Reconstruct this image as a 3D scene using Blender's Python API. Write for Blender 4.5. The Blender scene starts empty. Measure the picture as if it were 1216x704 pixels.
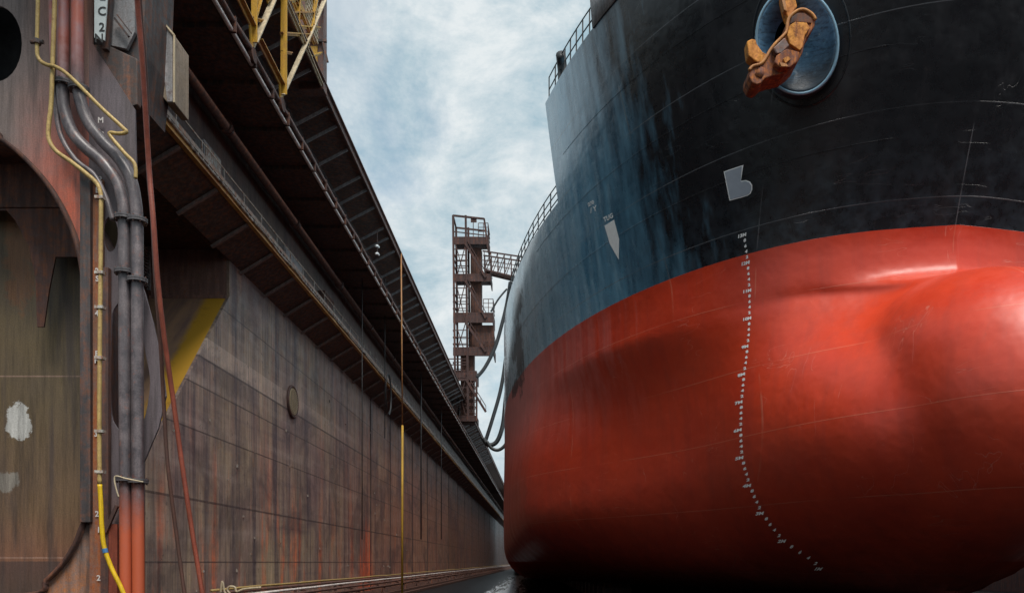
import bpy, bmesh, math, random
from mathutils import Vector, Matrix
from mathutils.bvhtree import BVHTree
random.seed(7)
scene = bpy.context.scene
COL = scene.collection
F = 950.0; CX = 640.0; CY = 667.0; EYE = 2.6; KEEL = 1.36
R = math.radians

# ------------------------------------------------------------------ helpers
ROOT = {}
def tag(o, label=None, cat=None, group=None, kind=None):
    if label: o['label'] = label
    if cat: o['category'] = cat
    if group: o['group'] = group
    if kind: o['kind'] = kind
    return o
def empty(name, loc, label, cat, group=None):
    o = bpy.data.objects.new(name, None); COL.objects.link(o)
    o.location = loc; o.empty_display_size = 0.3
    ROOT[o] = Vector(loc)
    return tag(o, label, cat, group)
def link(name, bm, mat, parent=None, smooth=False, bevel=0.0, autos=None):
    """bm is in world coordinates; it becomes ONE mesh object"""
    off = Vector((0, 0, 0))
    if parent is not None: off = ROOT[parent]
    if off.length: bmesh.ops.translate(bm, verts=bm.verts, vec=-off)
    me = bpy.data.meshes.new(name)
    bm.normal_update()
    bm.to_mesh(me); bm.free()
    for m in (mat if isinstance(mat, (list, tuple)) else [mat]): me.materials.append(m)
    if smooth:
        me.polygons.foreach_set('use_smooth', [True]*len(me.polygons))
    o = bpy.data.objects.new(name, me); COL.objects.link(o)
    if parent is not None: o.parent = parent
    ROOT[o] = off
    if bevel:
        b = o.modifiers.new('bevel', 'BEVEL'); b.width = bevel; b.segments = 2
        b.limit_method = 'ANGLE'; b.angle_limit = R(35)
    return o
def NB(): return bmesh.new()
def box(bm, a, b, mi=0):
    x0, x1 = sorted((a[0], b[0])); y0, y1 = sorted((a[1], b[1])); z0, z1 = sorted((a[2], b[2]))
    v = [bm.verts.new(p) for p in ((x0,y0,z0),(x1,y0,z0),(x1,y1,z0),(x0,y1,z0),(x0,y0,z1),(x1,y0,z1),(x1,y1,z1),(x0,y1,z1))]
    for f in ((3,2,1,0),(4,5,6,7),(0,1,5,4),(1,2,6,5),(2,3,7,6),(3,0,4,7)):
        fc = bm.faces.new([v[i] for i in f]); fc.material_index = mi
def bar(bm, a, b, w, h=None, mi=0):
    """rectangular bar from a to b"""
    a = Vector(a); b = Vector(b); d = (b-a)
    if d.length < 1e-6: return
    d.normalize(); h = h or w
    up = Vector((0,0,1)) if abs(d.z) < .95 else Vector((0,1,0))
    s = d.cross(up).normalized(); t = s.cross(d).normalized()
    vs = []
    for p in (a, b):
        for (i, j) in ((-1,-1),(1,-1),(1,1),(-1,1)):
            vs.append(bm.verts.new(p + s*(i*w/2) + t*(j*h/2)))
    for f in ((3,2,1,0),(4,5,6,7),(0,1,5,4),(1,2,6,5),(2,3,7,6),(3,0,4,7)):
        fc = bm.faces.new([vs[i] for i in f]); fc.material_index = mi
def angle_bar(bm, a, b, w, t=0.02):
    """L-shaped rolled section"""
    a = Vector(a); b = Vector(b); d = (b-a).normalized()
    up = Vector((1,0,0)) if abs(d.x) < .9 else Vector((0,0,1))
    s = d.cross(up).normalized(); u = s.cross(d).normalized()
    bar_o(bm, a, b, s, u, 0, w, 0, t); bar_o(bm, a, b, s, u, 0, t, t, w)
def bar_o(bm, a, b, s, u, s0, s1, u0, u1):
    vs = []
    for p in (a, b):
        for (i, j) in ((s0,u0),(s1,u0),(s1,u1),(s0,u1)):
            vs.append(bm.verts.new(p + s*i + u*j))
    for f in ((3,2,1,0),(4,5,6,7),(0,1,5,4),(1,2,6,5),(2,3,7,6),(3,0,4,7)):
        bm.faces.new([vs[i] for i in f])
def smooth_path(pts, n=6):
    pts = [Vector(p) for p in pts]
    if len(pts) < 3: return pts
    out = []
    for i in range(len(pts)-1):
        p0 = pts[max(i-1,0)]; p1 = pts[i]; p2 = pts[i+1]; p3 = pts[min(i+2,len(pts)-1)]
        for k in range(n):
            t = k/n
            out.append(.5*((2*p1)+(-p0+p2)*t+(2*p0-5*p1+4*p2-p3)*t*t+(-p0+3*p1-3*p2+p3)*t*t*t))
    out.append(pts[-1]); return out
def tube(bm, pts, r, seg=8, cap=True, rad=None):
    pts = [Vector(p) for p in pts]; n = len(pts)
    t0 = (pts[1]-pts[0]).normalized()
    up = Vector((0,0,1)) if abs(t0.z) < .9 else Vector((0,1,0))
    nrm = t0.cross(up).normalized(); rings = []
    for i, p in enumerate(pts):
        a = pts[max(i-1,0)]; b = pts[min(i+1,n-1)]
        t = (b-a).normalized()
        nrm = (nrm - t*nrm.dot(t)).normalized(); bn = t.cross(nrm)
        rr = rad[i] if rad else r
        rings.append([bm.verts.new(p + (nrm*math.cos(k*2*math.pi/seg)+bn*math.sin(k*2*math.pi/seg))*rr) for k in range(seg)])
    for i in range(n-1):
        for k in range(seg):
            bm.faces.new((rings[i][k], rings[i][(k+1)%seg], rings[i+1][(k+1)%seg], rings[i+1][k]))
    if cap:
        bm.faces.new(list(reversed(rings[0]))); bm.faces.new(rings[-1])
def cyl(bm, a, b, r, seg=16, r2=None): tube(bm, [a, b], r, seg, True, [r, r if r2 is None else r2])
def prism(bm, poly, d, holes=()):
    """poly: list of Vectors (planar), extruded by vector d, optional holes (triangulated caps)"""
    d = Vector(d); fr = []; loops = [list(map(Vector, poly))] + [list(map(Vector, h)) for h in holes]
    from mathutils.geometry import tessellate_polygon
    flat = [v for l in loops for v in l]
    tris = tessellate_polygon(loops)
    A = [bm.verts.new(v) for v in flat]; B = [bm.verts.new(v+d) for v in flat]
    for t in tris:
        try:
            bm.faces.new([A[i] for i in t]); bm.faces.new([B[i] for i in reversed(t)])
        except ValueError: pass
    k = 0
    for l in loops:
        n = len(l)
        for i in range(n):
            i0 = k+i; i1 = k+(i+1)%n
            bm.faces.new((A[i0], A[i1], B[i1], B[i0]))
        k += n
    bmesh.ops.recalc_face_normals(bm, faces=bm.faces)
def P(x, y, Y): return Vector(((x-CX)*Y/F, Y, EYE+(CY-y)*Y/F))      # a photo point at depth Y
def PX(x, y, X):                                                      # a photo point on the plane x = X
    Y = X*F/(x-CX); return Vector((X, Y, EYE+(CY-y)*Y/F))

# ------------------------------------------------------------------ materials
def mk(name):
    m = bpy.data.materials.new(name); m.use_nodes = True
    nt = m.node_tree; b = nt.nodes['Principled BSDF']; return m, nt, b
def N(nt, t, **kw):
    n = nt.nodes.new(t)
    for k, v in kw.items():
        if k in n.inputs: n.inputs[k].default_value = v
        else: setattr(n, k, v)
    return n
def noise(nt, vec, scale, detail=4, rough=.55, dist=0.0):
    n = N(nt, 'ShaderNodeTexNoise'); n.inputs['Scale'].default_value = scale
    n.inputs['Detail'].default_value = detail; n.inputs['Roughness'].default_value = rough
    n.inputs['Distortion'].default_value = dist
    nt.links.new(vec, n.inputs['Vector']); return n.outputs['Fac']
def mapv(nt, scale, rot=(0,0,0), loc=(0,0,0)):
    g = N(nt, 'ShaderNodeNewGeometry'); m = N(nt, 'ShaderNodeMapping')
    m.inputs['Scale'].default_value = scale; m.inputs['Rotation'].default_value = rot; m.inputs['Location'].default_value = loc
    nt.links.new(g.outputs['Position'], m.inputs['Vector']); return m.outputs['Vector']
def ramp(nt, fac, stops, interp='LINEAR'):
    r = N(nt, 'ShaderNodeValToRGB'); e = r.color_ramp.elements; r.color_ramp.interpolation = interp
    while len(e) < len(stops): e.new(.5)
    for i, (p, c) in enumerate(stops):
        e[i].position = p; e[i].color = (c[0], c[1], c[2], 1) if isinstance(c, (tuple, list)) else (c, c, c, 1)
    nt.links.new(fac, r.inputs['Fac']); return r.outputs['Color']
def mix(nt, fac, a, b, mode='MIX'):
    m = N(nt, 'ShaderNodeMix', data_type='RGBA', blend_type=mode)
    for s, v in ((0, fac), (6, a), (7, b)):
        if isinstance(v, (int, float)): m.inputs[s].default_value = v if s == 0 else (v, v, v, 1)
        elif isinstance(v, tuple): m.inputs[s].default_value = (*v[:3], 1)
        else: nt.links.new(v, m.inputs[s])
    return m.outputs[2]
def mth(nt, op, a, b=None, c=None, clamp=False):
    m = N(nt, 'ShaderNodeMath', operation=op); m.use_clamp = clamp
    for i, v in enumerate((a, b, c)):
        if v is None: continue
        if isinstance(v, (int, float)): m.inputs[i].default_value = v
        else: nt.links.new(v, m.inputs[i])
    return m.outputs[0]
def bump(nt, b, h, strength=.3, dist=.02):
    n = N(nt, 'ShaderNodeBump'); n.inputs['Strength'].default_value = strength; n.inputs['Distance'].default_value = dist
    nt.links.new(h, n.inputs['Height']); nt.links.new(n.outputs['Normal'], b.inputs['Normal']); return n
def metal_mat(name, c1, c2, rust=(.16,.05,.02), amount=.45, rough=.6, scale=2.0, spec=.4, metallic=0.0):
    """weathered paint: two tones, rust patches, vertical dirt streaks"""
    m, nt, b = mk(name)
    v = mapv(nt, (1,1,1)); vs = mapv(nt, (3,3,.25))
    n1 = noise(nt, v, scale, 6, .6); n2 = noise(nt, v, scale*3.1, 8, .65); n3 = noise(nt, vs, scale, 5, .6)
    c = mix(nt, ramp(nt, n1, [(.35,0),(.65,1)]), c1, c2)
    rm = mth(nt, 'MULTIPLY', ramp(nt, mth(nt,'ADD', mth(nt,'MULTIPLY',n2,.6), mth(nt,'MULTIPLY',n3,.4)), [(1-amount-.08,0),(1-amount+.08,1)]), 1.0)
    c = mix(nt, rm, c, rust)
    c = mix(nt, mth(nt,'MULTIPLY', ramp(nt, n3, [(.4,1),(.62,0)]), .5), c, tuple(x*.35 for x in c1))
    gg = noise(nt, v, scale*14, 6, .8); c = mix(nt, .7, c, ramp(nt, gg, [(.3,.5),(.5,1.0),(.7,1.5)]), 'MULTIPLY')
    nt.links.new(c, b.inputs['Base Color'])
    nt.links.new(ramp(nt, n2, [(.3,rough-.12),(.7,min(1,rough+.2))]), b.inputs['Roughness'])
    b.inputs['Specular IOR Level'].default_value = spec; b.inputs['Metallic'].default_value = metallic
    bump(nt, b, n2, .35, .015); return m

M = {}
M['dark'] = metal_mat('dark_steel', (.055,.050,.053), (.085,.072,.072), (.15,.065,.04), .46, .6)
M['soffit'] = metal_mat('soffit_steel', (.075,.062,.06), (.12,.092,.085), (.20,.085,.05), .47, .7)
M['rustdark'] = metal_mat('dark_rust', (.06,.03,.025), (.10,.045,.035), (.16,.06,.03), .45, .75)
M['rustpipe'] = metal_mat('rusty_pipe', (.10,.06,.055), (.15,.08,.065), (.2,.07,.035), .45, .5)
M['edge'] = metal_mat('edge_beam', (.62,.36,.06), (.42,.20,.08), (.30,.11,.05), .45, .6, 1.2)
M['galv'] = metal_mat('galvanised', (.66,.64,.58), (.40,.38,.34), (.24,.10,.05), .49, .45, 3)
M['white_rail'] = metal_mat('pale_rail', (.86,.80,.76), (.7,.6,.56), (.3,.14,.10), .3, .35, 1.5)
M['yellow'] = metal_mat('crane_yellow', (.62,.36,.03), (.5,.26,.03), (.2,.07,.03), .36, .5, 3)
M['cream'] = metal_mat('cream_paint', (.62,.52,.36), (.5,.4,.26), (.25,.1,.04), .33, .5, 3)
M['endplate'] = metal_mat('end_plate', (.26,.15,.13), (.32,.18,.14), (.3,.12,.06), .4, .6)
M['kick'] = metal_mat('kick_plate', (.42,.40,.36), (.20,.15,.12), (.26,.11,.05), .52, .5, 1.4)
M['lumpy'] = metal_mat('lumpy_cable', (.62,.58,.52), (.20,.10,.07), (.05,.035,.03), .5, .5, 1.3)
M['upper_line'] = metal_mat('upper_line', (.48,.24,.08), (.36,.15,.06), (.25,.1,.05), .45, .5, 2)
M['strip'] = metal_mat('strip_rust', (.22,.13,.11), (.34,.15,.07), (.30,.09,.03), .5, .6, 3)
M['bracket'] = metal_mat('bracket_brown', (.20,.16,.15), (.28,.21,.19), (.24,.10,.06), .4, .65)
M['brace'] = metal_mat('brace_grey', (.24,.24,.25), (.34,.32,.32), (.10,.05,.04), .4, .6)
M['graypipe'] = metal_mat('grey_pipe', (.085,.08,.088), (.12,.11,.115), (.12,.07,.055), .36, .42, 3)
M['hose_red'] = metal_mat('red_hose', (.32,.08,.045), (.24,.06,.04), (.14,.05,.04), .38, .45, 4)
M['hose_brown'] = metal_mat('brown_hose', (.13,.06,.045), (.09,.05,.04), (.05,.03,.03), .38, .5, 4)
M['conduit'] = metal_mat('conduit_cream', (.56,.40,.14), (.42,.28,.1), (.22,.1,.05), .40, .45, 5)
M['yellow_hose'] = metal_mat('yellow_hose', (.78,.52,.01), (.74,.46,.02), (.5,.3,.05), .2, .35, 5)
M['ochre_rope'] = metal_mat('ochre_line', (.5,.30,.03), (.42,.24,.03), (.25,.12,.04), .35, .6, 2)
M['rust_tower'] = metal_mat('tower_rust', (.07,.034,.03), (.05,.028,.026), (.16,.06,.035), .40, .8, 1.0)
M['tan'] = metal_mat('tan_paint', (.36,.27,.19), (.28,.22,.16), (.12,.08,.06), .38, .6, 1.5)
M['anchor'] = metal_mat('anchor_rust', (.80,.33,.03), (.52,.17,.03), (.14,.045,.02), .46, .7, 2.6)
M['anchor_dark'] = metal_mat('anchor_dark_rust', (.20,.06,.03), (.11,.04,.028), (.45,.15,.03), .45, .75, 3)
M['anchor_edge'] = metal_mat('anchor_edge', (.55,.24,.06), (.38,.15,.05), (.2,.06,.03), .35, .6, 3)
M['black'] = metal_mat('black_void', (.006,.006,.007), (.008,.008,.008), (.006,.006,.006), .2, .9)
def plain(name, col, rough=.5, var=.15):
    m, nt, b = mk(name); n = noise(nt, mapv(nt, (1,1,1)), 6, 5)
    nt.links.new(mix(nt, n, tuple(x*(1-var) for x in col), tuple(min(1,x*(1+var)) for x in col)), b.inputs['Base Color'])
    b.inputs['Roughness'].default_value = rough; bump(nt, b, n, .1, .01); return m
M['mark'] = plain('mark_white', (.92,.92,.90), .5, .1)
M['bulbmark'] = plain('bow_mark_grey', (.34,.38,.44), .45, .15)
M['signwhite'] = plain('sign_white', (.5,.55,.55), .5, .15)
M['signblack'] = plain('sign_black', (.02,.02,.02), .6)
M['digit'] = plain('digit_grey', (.58,.54,.52), .6)
M['cable'] = plain('black_cable', (.02,.021,.023), .5)

# hull paint: boot-top red / topside black by height, plate seams, dents, stains
def hull_material():
    m, nt, b = mk('hull_paint')
    g = N(nt, 'ShaderNodeNewGeometry'); sep = N(nt, 'ShaderNodeSeparateXYZ'); nt.links.new(g.outputs['Position'], sep.inputs[0])
    X, Y, Z = sep.outputs; Z = mth(nt, 'SUBTRACT', Z, KEEL)
    v = mapv(nt, (1,1,1)); vstreak = mapv(nt, (1.6,1.6,.10)); vlong = mapv(nt, (.25,.25,1.4))
    nA = noise(nt, v, .35, 5, .6); nB = noise(nt, v, 2.2, 8, .65); nC = noise(nt, vstreak, 1.0, 6, .6); nD = noise(nt, v, 9, 6, .7); nE = noise(nt, vlong, .9, 5, .6)
    red = mix(nt, ramp(nt, nA, [(.3,0),(.7,1)]), (.52,.030,.007), (.62,.048,.011))
    red = mix(nt, mth(nt,'MULTIPLY', ramp(nt, nE, [(.42,0),(.7,1)]), .35), red, (.62,.060,.022))
    red = mix(nt, mth(nt,'MULTIPLY', ramp(nt, nC, [(.48,0),(.72,1)]), .5), red, (.40,.034,.016))
    red = mix(nt, mth(nt,'MULTIPLY', ramp(nt, nD, [(.56,0),(.75,1)]), .3), red, (.70,.10,.05))
    blk = mix(nt, ramp(nt, nA, [(.3,0),(.7,1)]), (.0075,.0085,.011), (.013,.0135,.017))
    blk = mix(nt, mth(nt,'MULTIPLY', ramp(nt, nC, [(.5,0),(.75,1)]), .8), blk, (.028,.028,.032))
    # worn bluish band just above the boot-top
    wear = mth(nt,'MULTIPLY', ramp(nt, mth(nt,'DIVIDE', mth(nt,'SUBTRACT',Z,12.2), 3.0, clamp=True), [(0,.9),(1,0)]), ramp(nt, nB, [(.42,0),(.66,1)]))
    blk = mix(nt, wear, blk, (.030,.042,.055))
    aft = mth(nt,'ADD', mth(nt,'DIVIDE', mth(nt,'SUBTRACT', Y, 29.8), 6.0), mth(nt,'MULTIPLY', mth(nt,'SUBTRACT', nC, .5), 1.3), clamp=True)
    blk = mix(nt, mth(nt,'MULTIPLY', aft, .9), blk, mix(nt, nC, (.05,.22,.40), (.16,.42,.58)))  # blue sky reflection painted into the aft topside colour
    edge = mth(nt,'ADD', Z, mth(nt,'MULTIPLY', mth(nt,'SUBTRACT', nB, .5), .03))
    top = mth(nt,'GREATER_THAN', edge, 12.27)
    c = mix(nt, top, red, blk)
    # plate seams: level strakes and broken butts
    def line(coord, period, w, off=0.0):
        f = mth(nt,'FRACT', mth(nt,'DIVIDE', mth(nt,'ADD', coord, off), period))
        d = mth(nt,'ABSOLUTE', mth(nt,'SUBTRACT', f, .5))
        return mth(nt,'LESS_THAN', d, w/period/2)
    s1 = line(Z, 2.45, .028, .4)
    s1 = mth(nt,'MULTIPLY', s1, ramp(nt, noise(nt, v, .22, 2), [(.38,0.1),(.5,1)]))
    s2 = mth(nt,'MULTIPLY', line(Y, 7.3, .05, 1.6), ramp(nt, noise(nt, mapv(nt,(1,1,1),loc=(9,3,1)), .3, 2), [(.52,0),(.58,.8)]))
    s2 = mth(nt,'MULTIPLY', s2, mth(nt,'GREATER_THAN', Y, 29.0))
    s3 = mth(nt,'MULTIPLY', line(X, 5.9, .035, 1.1), ramp(nt, noise(nt, mapv(nt,(1,1,1),loc=(2,8,4)), .35, 2), [(.46,0),(.52,.9)]))
    s3 = mth(nt,'MULTIPLY', s3, mth(nt,'GREATER_THAN', X, 3.0))
    sm = mth(nt,'MAXIMUM', mth(nt,'MAXIMUM', s1, s2), s3)
    def scratch(loc, sc, w, lo):
        vv = mapv(nt, sc, loc=loc); a = noise(nt, vv, 1.0, 3, .5, .3)
        k = mth(nt,'LESS_THAN', mth(nt,'ABSOLUTE', mth(nt,'SUBTRACT', a, .5)), w)
        return mth(nt,'MULTIPLY', k, ramp(nt, noise(nt, mapv(nt,(1,1,1),loc=loc), .5, 4, .6), [(lo,0),(lo+.06,1)]))
    scr = mth(nt,'MAXIMUM', scratch((3,1,7), (.25,.25,1.3), .0022, .56), scratch((8,4,2), (.9,.9,.16), .0020, .57))
    c = mix(nt, mth(nt,'MULTIPLY', scr, mix(nt, top, .3, .04)), c, mix(nt, top, (.72,.30,.22), (.20,.22,.24)))
    runs = noise(nt, mapv(nt,(4.5,4.5,.07)), 1.0, 7, .75)
    c = mix(nt, mth(nt,'MULTIPLY', ramp(nt, runs, [(.60,0),(.72,1)]), mix(nt, top, .28, .35)), c, mix(nt, top, (.30,.05,.03), (.05,.040,.036)))
    seamc = mix(nt, top, (.62,.13,.07), (.10,.105,.115))
    c = mix(nt, mth(nt,'MULTIPLY', sm, .8), c, seamc)
    # dark discharge stains at the shoulder
    st = None
    for (py, pz, ry, rz) in ((47.0,16.2,2.4,.95),(48.5,14.0,2.0,.7),(49.5,12.0,2.0,.55),(47.2,13.5,1.6,2.6)):
        a = mth(nt,'POWER', mth(nt,'DIVIDE', mth(nt,'SUBTRACT', Y, py), ry), 2.0)
        q = mth(nt,'POWER', mth(nt,'DIVIDE', mth(nt,'SUBTRACT', Z, pz), rz), 2.0)
        d = mth(nt,'ADD', mth(nt,'ADD', a, q), mth(nt,'MULTIPLY', mth(nt,'SUBTRACT', nB, .5), 3.0))
        k = ramp(nt, d, [(.35,1),(1.0,0)]); st = k if st is None else mth(nt,'MAXIMUM', st, k)
    st = mth(nt,'MULTIPLY', st, mth(nt,'LESS_THAN', X, 4.0))
    c = mix(nt, mth(nt,'MULTIPLY', st, .9), c, (.022,.014,.013))
    # shade painted into the lower hull colour, deepening towards the keel
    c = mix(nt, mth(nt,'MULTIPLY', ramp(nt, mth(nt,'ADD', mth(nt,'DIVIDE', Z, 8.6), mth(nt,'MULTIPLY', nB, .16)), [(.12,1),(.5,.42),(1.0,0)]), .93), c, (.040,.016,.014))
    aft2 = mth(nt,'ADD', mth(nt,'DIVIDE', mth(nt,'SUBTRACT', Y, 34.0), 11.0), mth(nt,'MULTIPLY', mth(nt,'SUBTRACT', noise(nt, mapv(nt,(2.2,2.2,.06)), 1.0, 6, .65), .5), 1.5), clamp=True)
    painted_sheen = mix(nt, top, (.66,.26,.24), (.60,.80,.90))  # pale sky sheen painted on the aft plating, pink over red, blue over black
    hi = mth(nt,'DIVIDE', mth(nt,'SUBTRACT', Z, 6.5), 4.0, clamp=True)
    c = mix(nt, mth(nt,'MULTIPLY', mth(nt,'MULTIPLY', aft2, hi), .8), c, painted_sheen)
    c = mix(nt, mth(nt,'MULTIPLY', st, .85), c, (.022,.014,.013))
    nt.links.new(c, b.inputs['Base Color'])
    r = mth(nt,'ADD', mth(nt,'MULTIPLY', nB, .22), mth(nt,'MULTIPLY', nC, .12))
    r = mth(nt,'ADD', r, mix(nt, top, .27, .12)); r = mth(nt,'ADD', r, mth(nt,'MULTIPLY', st, .3))
    nt.links.new(r, b.inputs['Roughness']); b.inputs['Specular IOR Level'].default_value = .5; b.inputs['IOR'].default_value = 1.75
    lowk = ramp(nt, mth(nt,'DIVIDE', Z, 5.0), [(.25,0),(.95,1)]); nt.links.new(mth(nt,'MULTIPLY', lowk, mix(nt, top, .30, mth(nt,'MULTIPLY', aft, .7))), b.inputs['Coat Weight']); nt.links.new(mix(nt, top, mth(nt,'ADD', .27, mth(nt,'MULTIPLY', nB, .16)), .12), b.inputs['Coat Roughness'])
    nt.links.new(mth(nt,'MULTIPLY', lowk, mth(nt,'ADD', .24, mth(nt,'MULTIPLY', mth(nt,'MULTIPLY', aft, top), .5))), b.inputs['Specular IOR Level'])
    # height: framing dents, weld beads, paint texture
    fr = mth(nt,'SINE', mth(nt,'MULTIPLY', mth(nt,'ADD', Y, mth(nt,'MULTIPLY', nA, .8)), 2*math.pi/1.7))
    fr = mth(nt,'MULTIPLY', fr, mth(nt,'MULTIPLY', mth(nt,'DIVIDE', mth(nt,'SUBTRACT', Y, 33.0), 12.0, clamp=True), nA))
    h = mth(nt,'ADD', mth(nt,'MULTIPLY', fr, .022), mth(nt,'MULTIPLY', noise(nt, v, .55, 3), mix(nt, top, .10, .065))); h = mth(nt,'ADD', h, mth(nt,'MULTIPLY', noise(nt, v, 1.3, 2), .020))
    h = mth(nt,'ADD', h, mth(nt,'MULTIPLY', scr, -.004))
    h = mth(nt,'ADD', h, mth(nt,'MULTIPLY', nB, .004)); h = mth(nt,'ADD', h, mth(nt,'MULTIPLY', nD, .0008)); h = mth(nt,'ADD', h, mth(nt,'MULTIPLY', sm, .012))
    bump(nt, b, h, .75, 1.0)
    return m
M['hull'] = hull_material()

def wall_material():
    m, nt, b = mk('dock_wall_plate')
    g = N(nt, 'ShaderNodeNewGeometry'); sep = N(nt, 'ShaderNodeSeparateXYZ'); nt.links.new(g.outputs['Position'], sep.inputs[0])
    X, Y, Z = sep.outputs
    v = mapv(nt, (1,1,1)); vs = mapv(nt, (1,1.3,.055)); vh = mapv(nt, (1,.06,1.2)); vs2 = mapv(nt, (1,5,.12))
    a = noise(nt, v, .16, 4, .6); b1 = noise(nt, v, 1.6, 8, .7); s = noise(nt, vs, 1.0, 6, .65); s2 = noise(nt, vs2, 1.0, 6, .7); h = noise(nt, vh, 1.0, 4, .6); f = noise(nt, v, 11, 6, .7)
    c = mix(nt, ramp(nt, a, [(.32,0),(.68,1)]), (.165,.110,.100), (.195,.145,.105))
    c = mix(nt, mth(nt,'MULTIPLY', ramp(nt, s, [(.36,1),(.5,0)]), .75), c, (.060,.045,.052))
    c = mix(nt, mth(nt,'MULTIPLY', ramp(nt, s, [(.56,0),(.7,1)]), .6), c, (.30,.22,.15))
    c = mix(nt, mth(nt,'MULTIPLY', ramp(nt, h, [(.5,0),(.68,1)]), .35), c, (.25,.19,.165))
    c = mix(nt, mth(nt,'MULTIPLY', ramp(nt, h, [(.3,1),(.42,0)]), .4), c, (.07,.055,.065))
    c = mix(nt, mth(nt,'MULTIPLY', ramp(nt, s2, [(.58,0),(.74,1)]), .55), c, (.27,.20,.17))
    c = mix(nt, mth(nt,'MULTIPLY', ramp(nt, s2, [(.28,1),(.42,0)]), .45), c, (.05,.038,.04))
    # rust: more at the foot and with distance
    low = ramp(nt, mth(nt,'DIVIDE', Z, 8.0), [(.1,1),(1,.15)])
    rr = mth(nt,'MULTIPLY', ramp(nt, noise(nt, mapv(nt, (1,.6,.09), loc=(0,3,0)), 1.0, 4, .6), [(.54,0),(.66,1)]), low)
    rr = mth(nt,'MULTIPLY', rr, ramp(nt, b1, [(.35,.3),(.6,1)]))
    c = mix(nt, mth(nt,'MULTIPLY', rr, .8), c, (.42,.105,.035))
    q1 = mth(nt,'POWER', mth(nt,'DIVIDE', mth(nt,'SUBTRACT', Y, 60.2), 3.0), 2.0)
    q1 = mth(nt,'ADD', q1, mth(nt,'MULTIPLY', mth(nt,'SUBTRACT', s2, .5), 4.0)); q1 = mth(nt,'ADD', q1, mth(nt,'POWER', mth(nt,'DIVIDE', Z, 6.0), 2.0))
    c = mix(nt, mth(nt,'MULTIPLY', ramp(nt, q1, [(.3,1),(1.0,0)]), .8), c, (.46,.10,.03))
    c = mix(nt, mth(nt,'MULTIPLY', ramp(nt, f, [(.68,0),(.78,1)]), .5), c, (.5,.45,.40))
    # lighter reddish brown in the far half
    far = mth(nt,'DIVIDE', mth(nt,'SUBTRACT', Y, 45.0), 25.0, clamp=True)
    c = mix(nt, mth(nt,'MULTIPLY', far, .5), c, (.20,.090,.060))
    # level weld beads
    ln = None
    for zz, w in ((4.95,.045),(10.5,.05),(9.35,.03),(7.6,.03),(13.0,.025),(2.6,.03)):
        k = mth(nt,'LESS_THAN', mth(nt,'ABSOLUTE', mth(nt,'SUBTRACT', Z, zz)), w); ln = k if ln is None else mth(nt,'MAXIMUM', ln, k)
    c = mix(nt, mth(nt,'MULTIPLY', ln, .6), c, (.045,.03,.028))
    band = mth(nt,'MULTIPLY', mth(nt,'LESS_THAN', mth(nt,'ABSOLUTE', mth(nt,'SUBTRACT', Z, 10.95)), .42), ramp(nt, b1, [(.3,.2),(.7,.8)]))
    band = mth(nt,'MULTIPLY', band, ramp(nt, mth(nt,'DIVIDE', mth(nt,'SUBTRACT', Y, 30.0), 30.0, clamp=True), [(0,1),(1,.0)]))
    c = mix(nt, mth(nt,'MULTIPLY', band, .7), c, (.34,.26,.22))
    c = mix(nt, 1.0, c, (3.05,3.42,3.6), 'MULTIPLY')
    scl = noise(nt, mapv(nt,(1,1,1),loc=(5,5,5)), 3.2, 10, .78, .3)
    c = mix(nt, mth(nt,'MULTIPLY', mth(nt,'MULTIPLY', ramp(nt, scl, [(.57,0),(.60,1)]), ramp(nt, a, [(.4,.15),(.6,.8)])), .75), c, (.52,.33,.20))
    c = mix(nt, mth(nt,'MULTIPLY', ramp(nt, scl, [(.37,1),(.41,0)]), .5), c, (.16,.12,.13))
    c = mix(nt, mth(nt,'MULTIPLY', mth(nt,'DIVIDE', mth(nt,'SUBTRACT', Y, 85.0), 120.0, clamp=True), .8), c, (.10,.075,.07))  # painted shade: wall colour darkens towards the far end
    gm = N(nt,'ShaderNodeGamma'); nt.links.new(c, gm.inputs[0]); gm.inputs[1].default_value = 1.5; c = gm.outputs[0]
    big = noise(nt, mapv(nt,(1,.35,.5),loc=(0,7,2)), .55, 6, .62, .6)
    c = mix(nt, mth(nt,'MULTIPLY', ramp(nt, big, [(.40,1),(.52,0)]), .55), c, (.10,.075,.082))
    c = mix(nt, mth(nt,'MULTIPLY', ramp(nt, noise(nt, mapv(nt,(1,2,2),loc=(0,1,5)), 2.4, 9, .75), [(.55,0),(.68,1)]), .35), c, (.52,.42,.36))
    c = mix(nt, mth(nt,'MULTIPLY', mth(nt,'DIVIDE', mth(nt,'SUBTRACT', Z, 14.2), 2.0, clamp=True), .8), c, (.05,.035,.033))  # shade under the gallery painted into the upper wall
    g1 = noise(nt, mapv(nt,(1,7,.35)), 1.0, 9, .78); g2 = noise(nt, v, 34, 5, .8)
    c = mix(nt, .85, c, ramp(nt, g1, [(.30,.35),(.5,.98),(.72,1.45)]), 'MULTIPLY')
    c = mix(nt, .8, c, ramp(nt, g2, [(.3,.55),(.5,1.0),(.7,1.4)]), 'MULTIPLY')
    nt.links.new(c, b.inputs['Base Color'])
    nt.links.new(ramp(nt, b1, [(.3,.33),(.7,.7)]), b.inputs['Roughness'])
    hh = mth(nt,'ADD', mth(nt,'MULTIPLY', b1, .02), mth(nt,'MULTIPLY', f, .006)); hh = mth(nt,'ADD', hh, mth(nt,'MULTIPLY', ln, .015)); hh = mth(nt,'ADD', hh, mth(nt,'MULTIPLY', noise(nt, v, .5, 2), .06))
    bump(nt, b, hh, .6, 1.0); return m
M['wall'] = wall_material()

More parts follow.
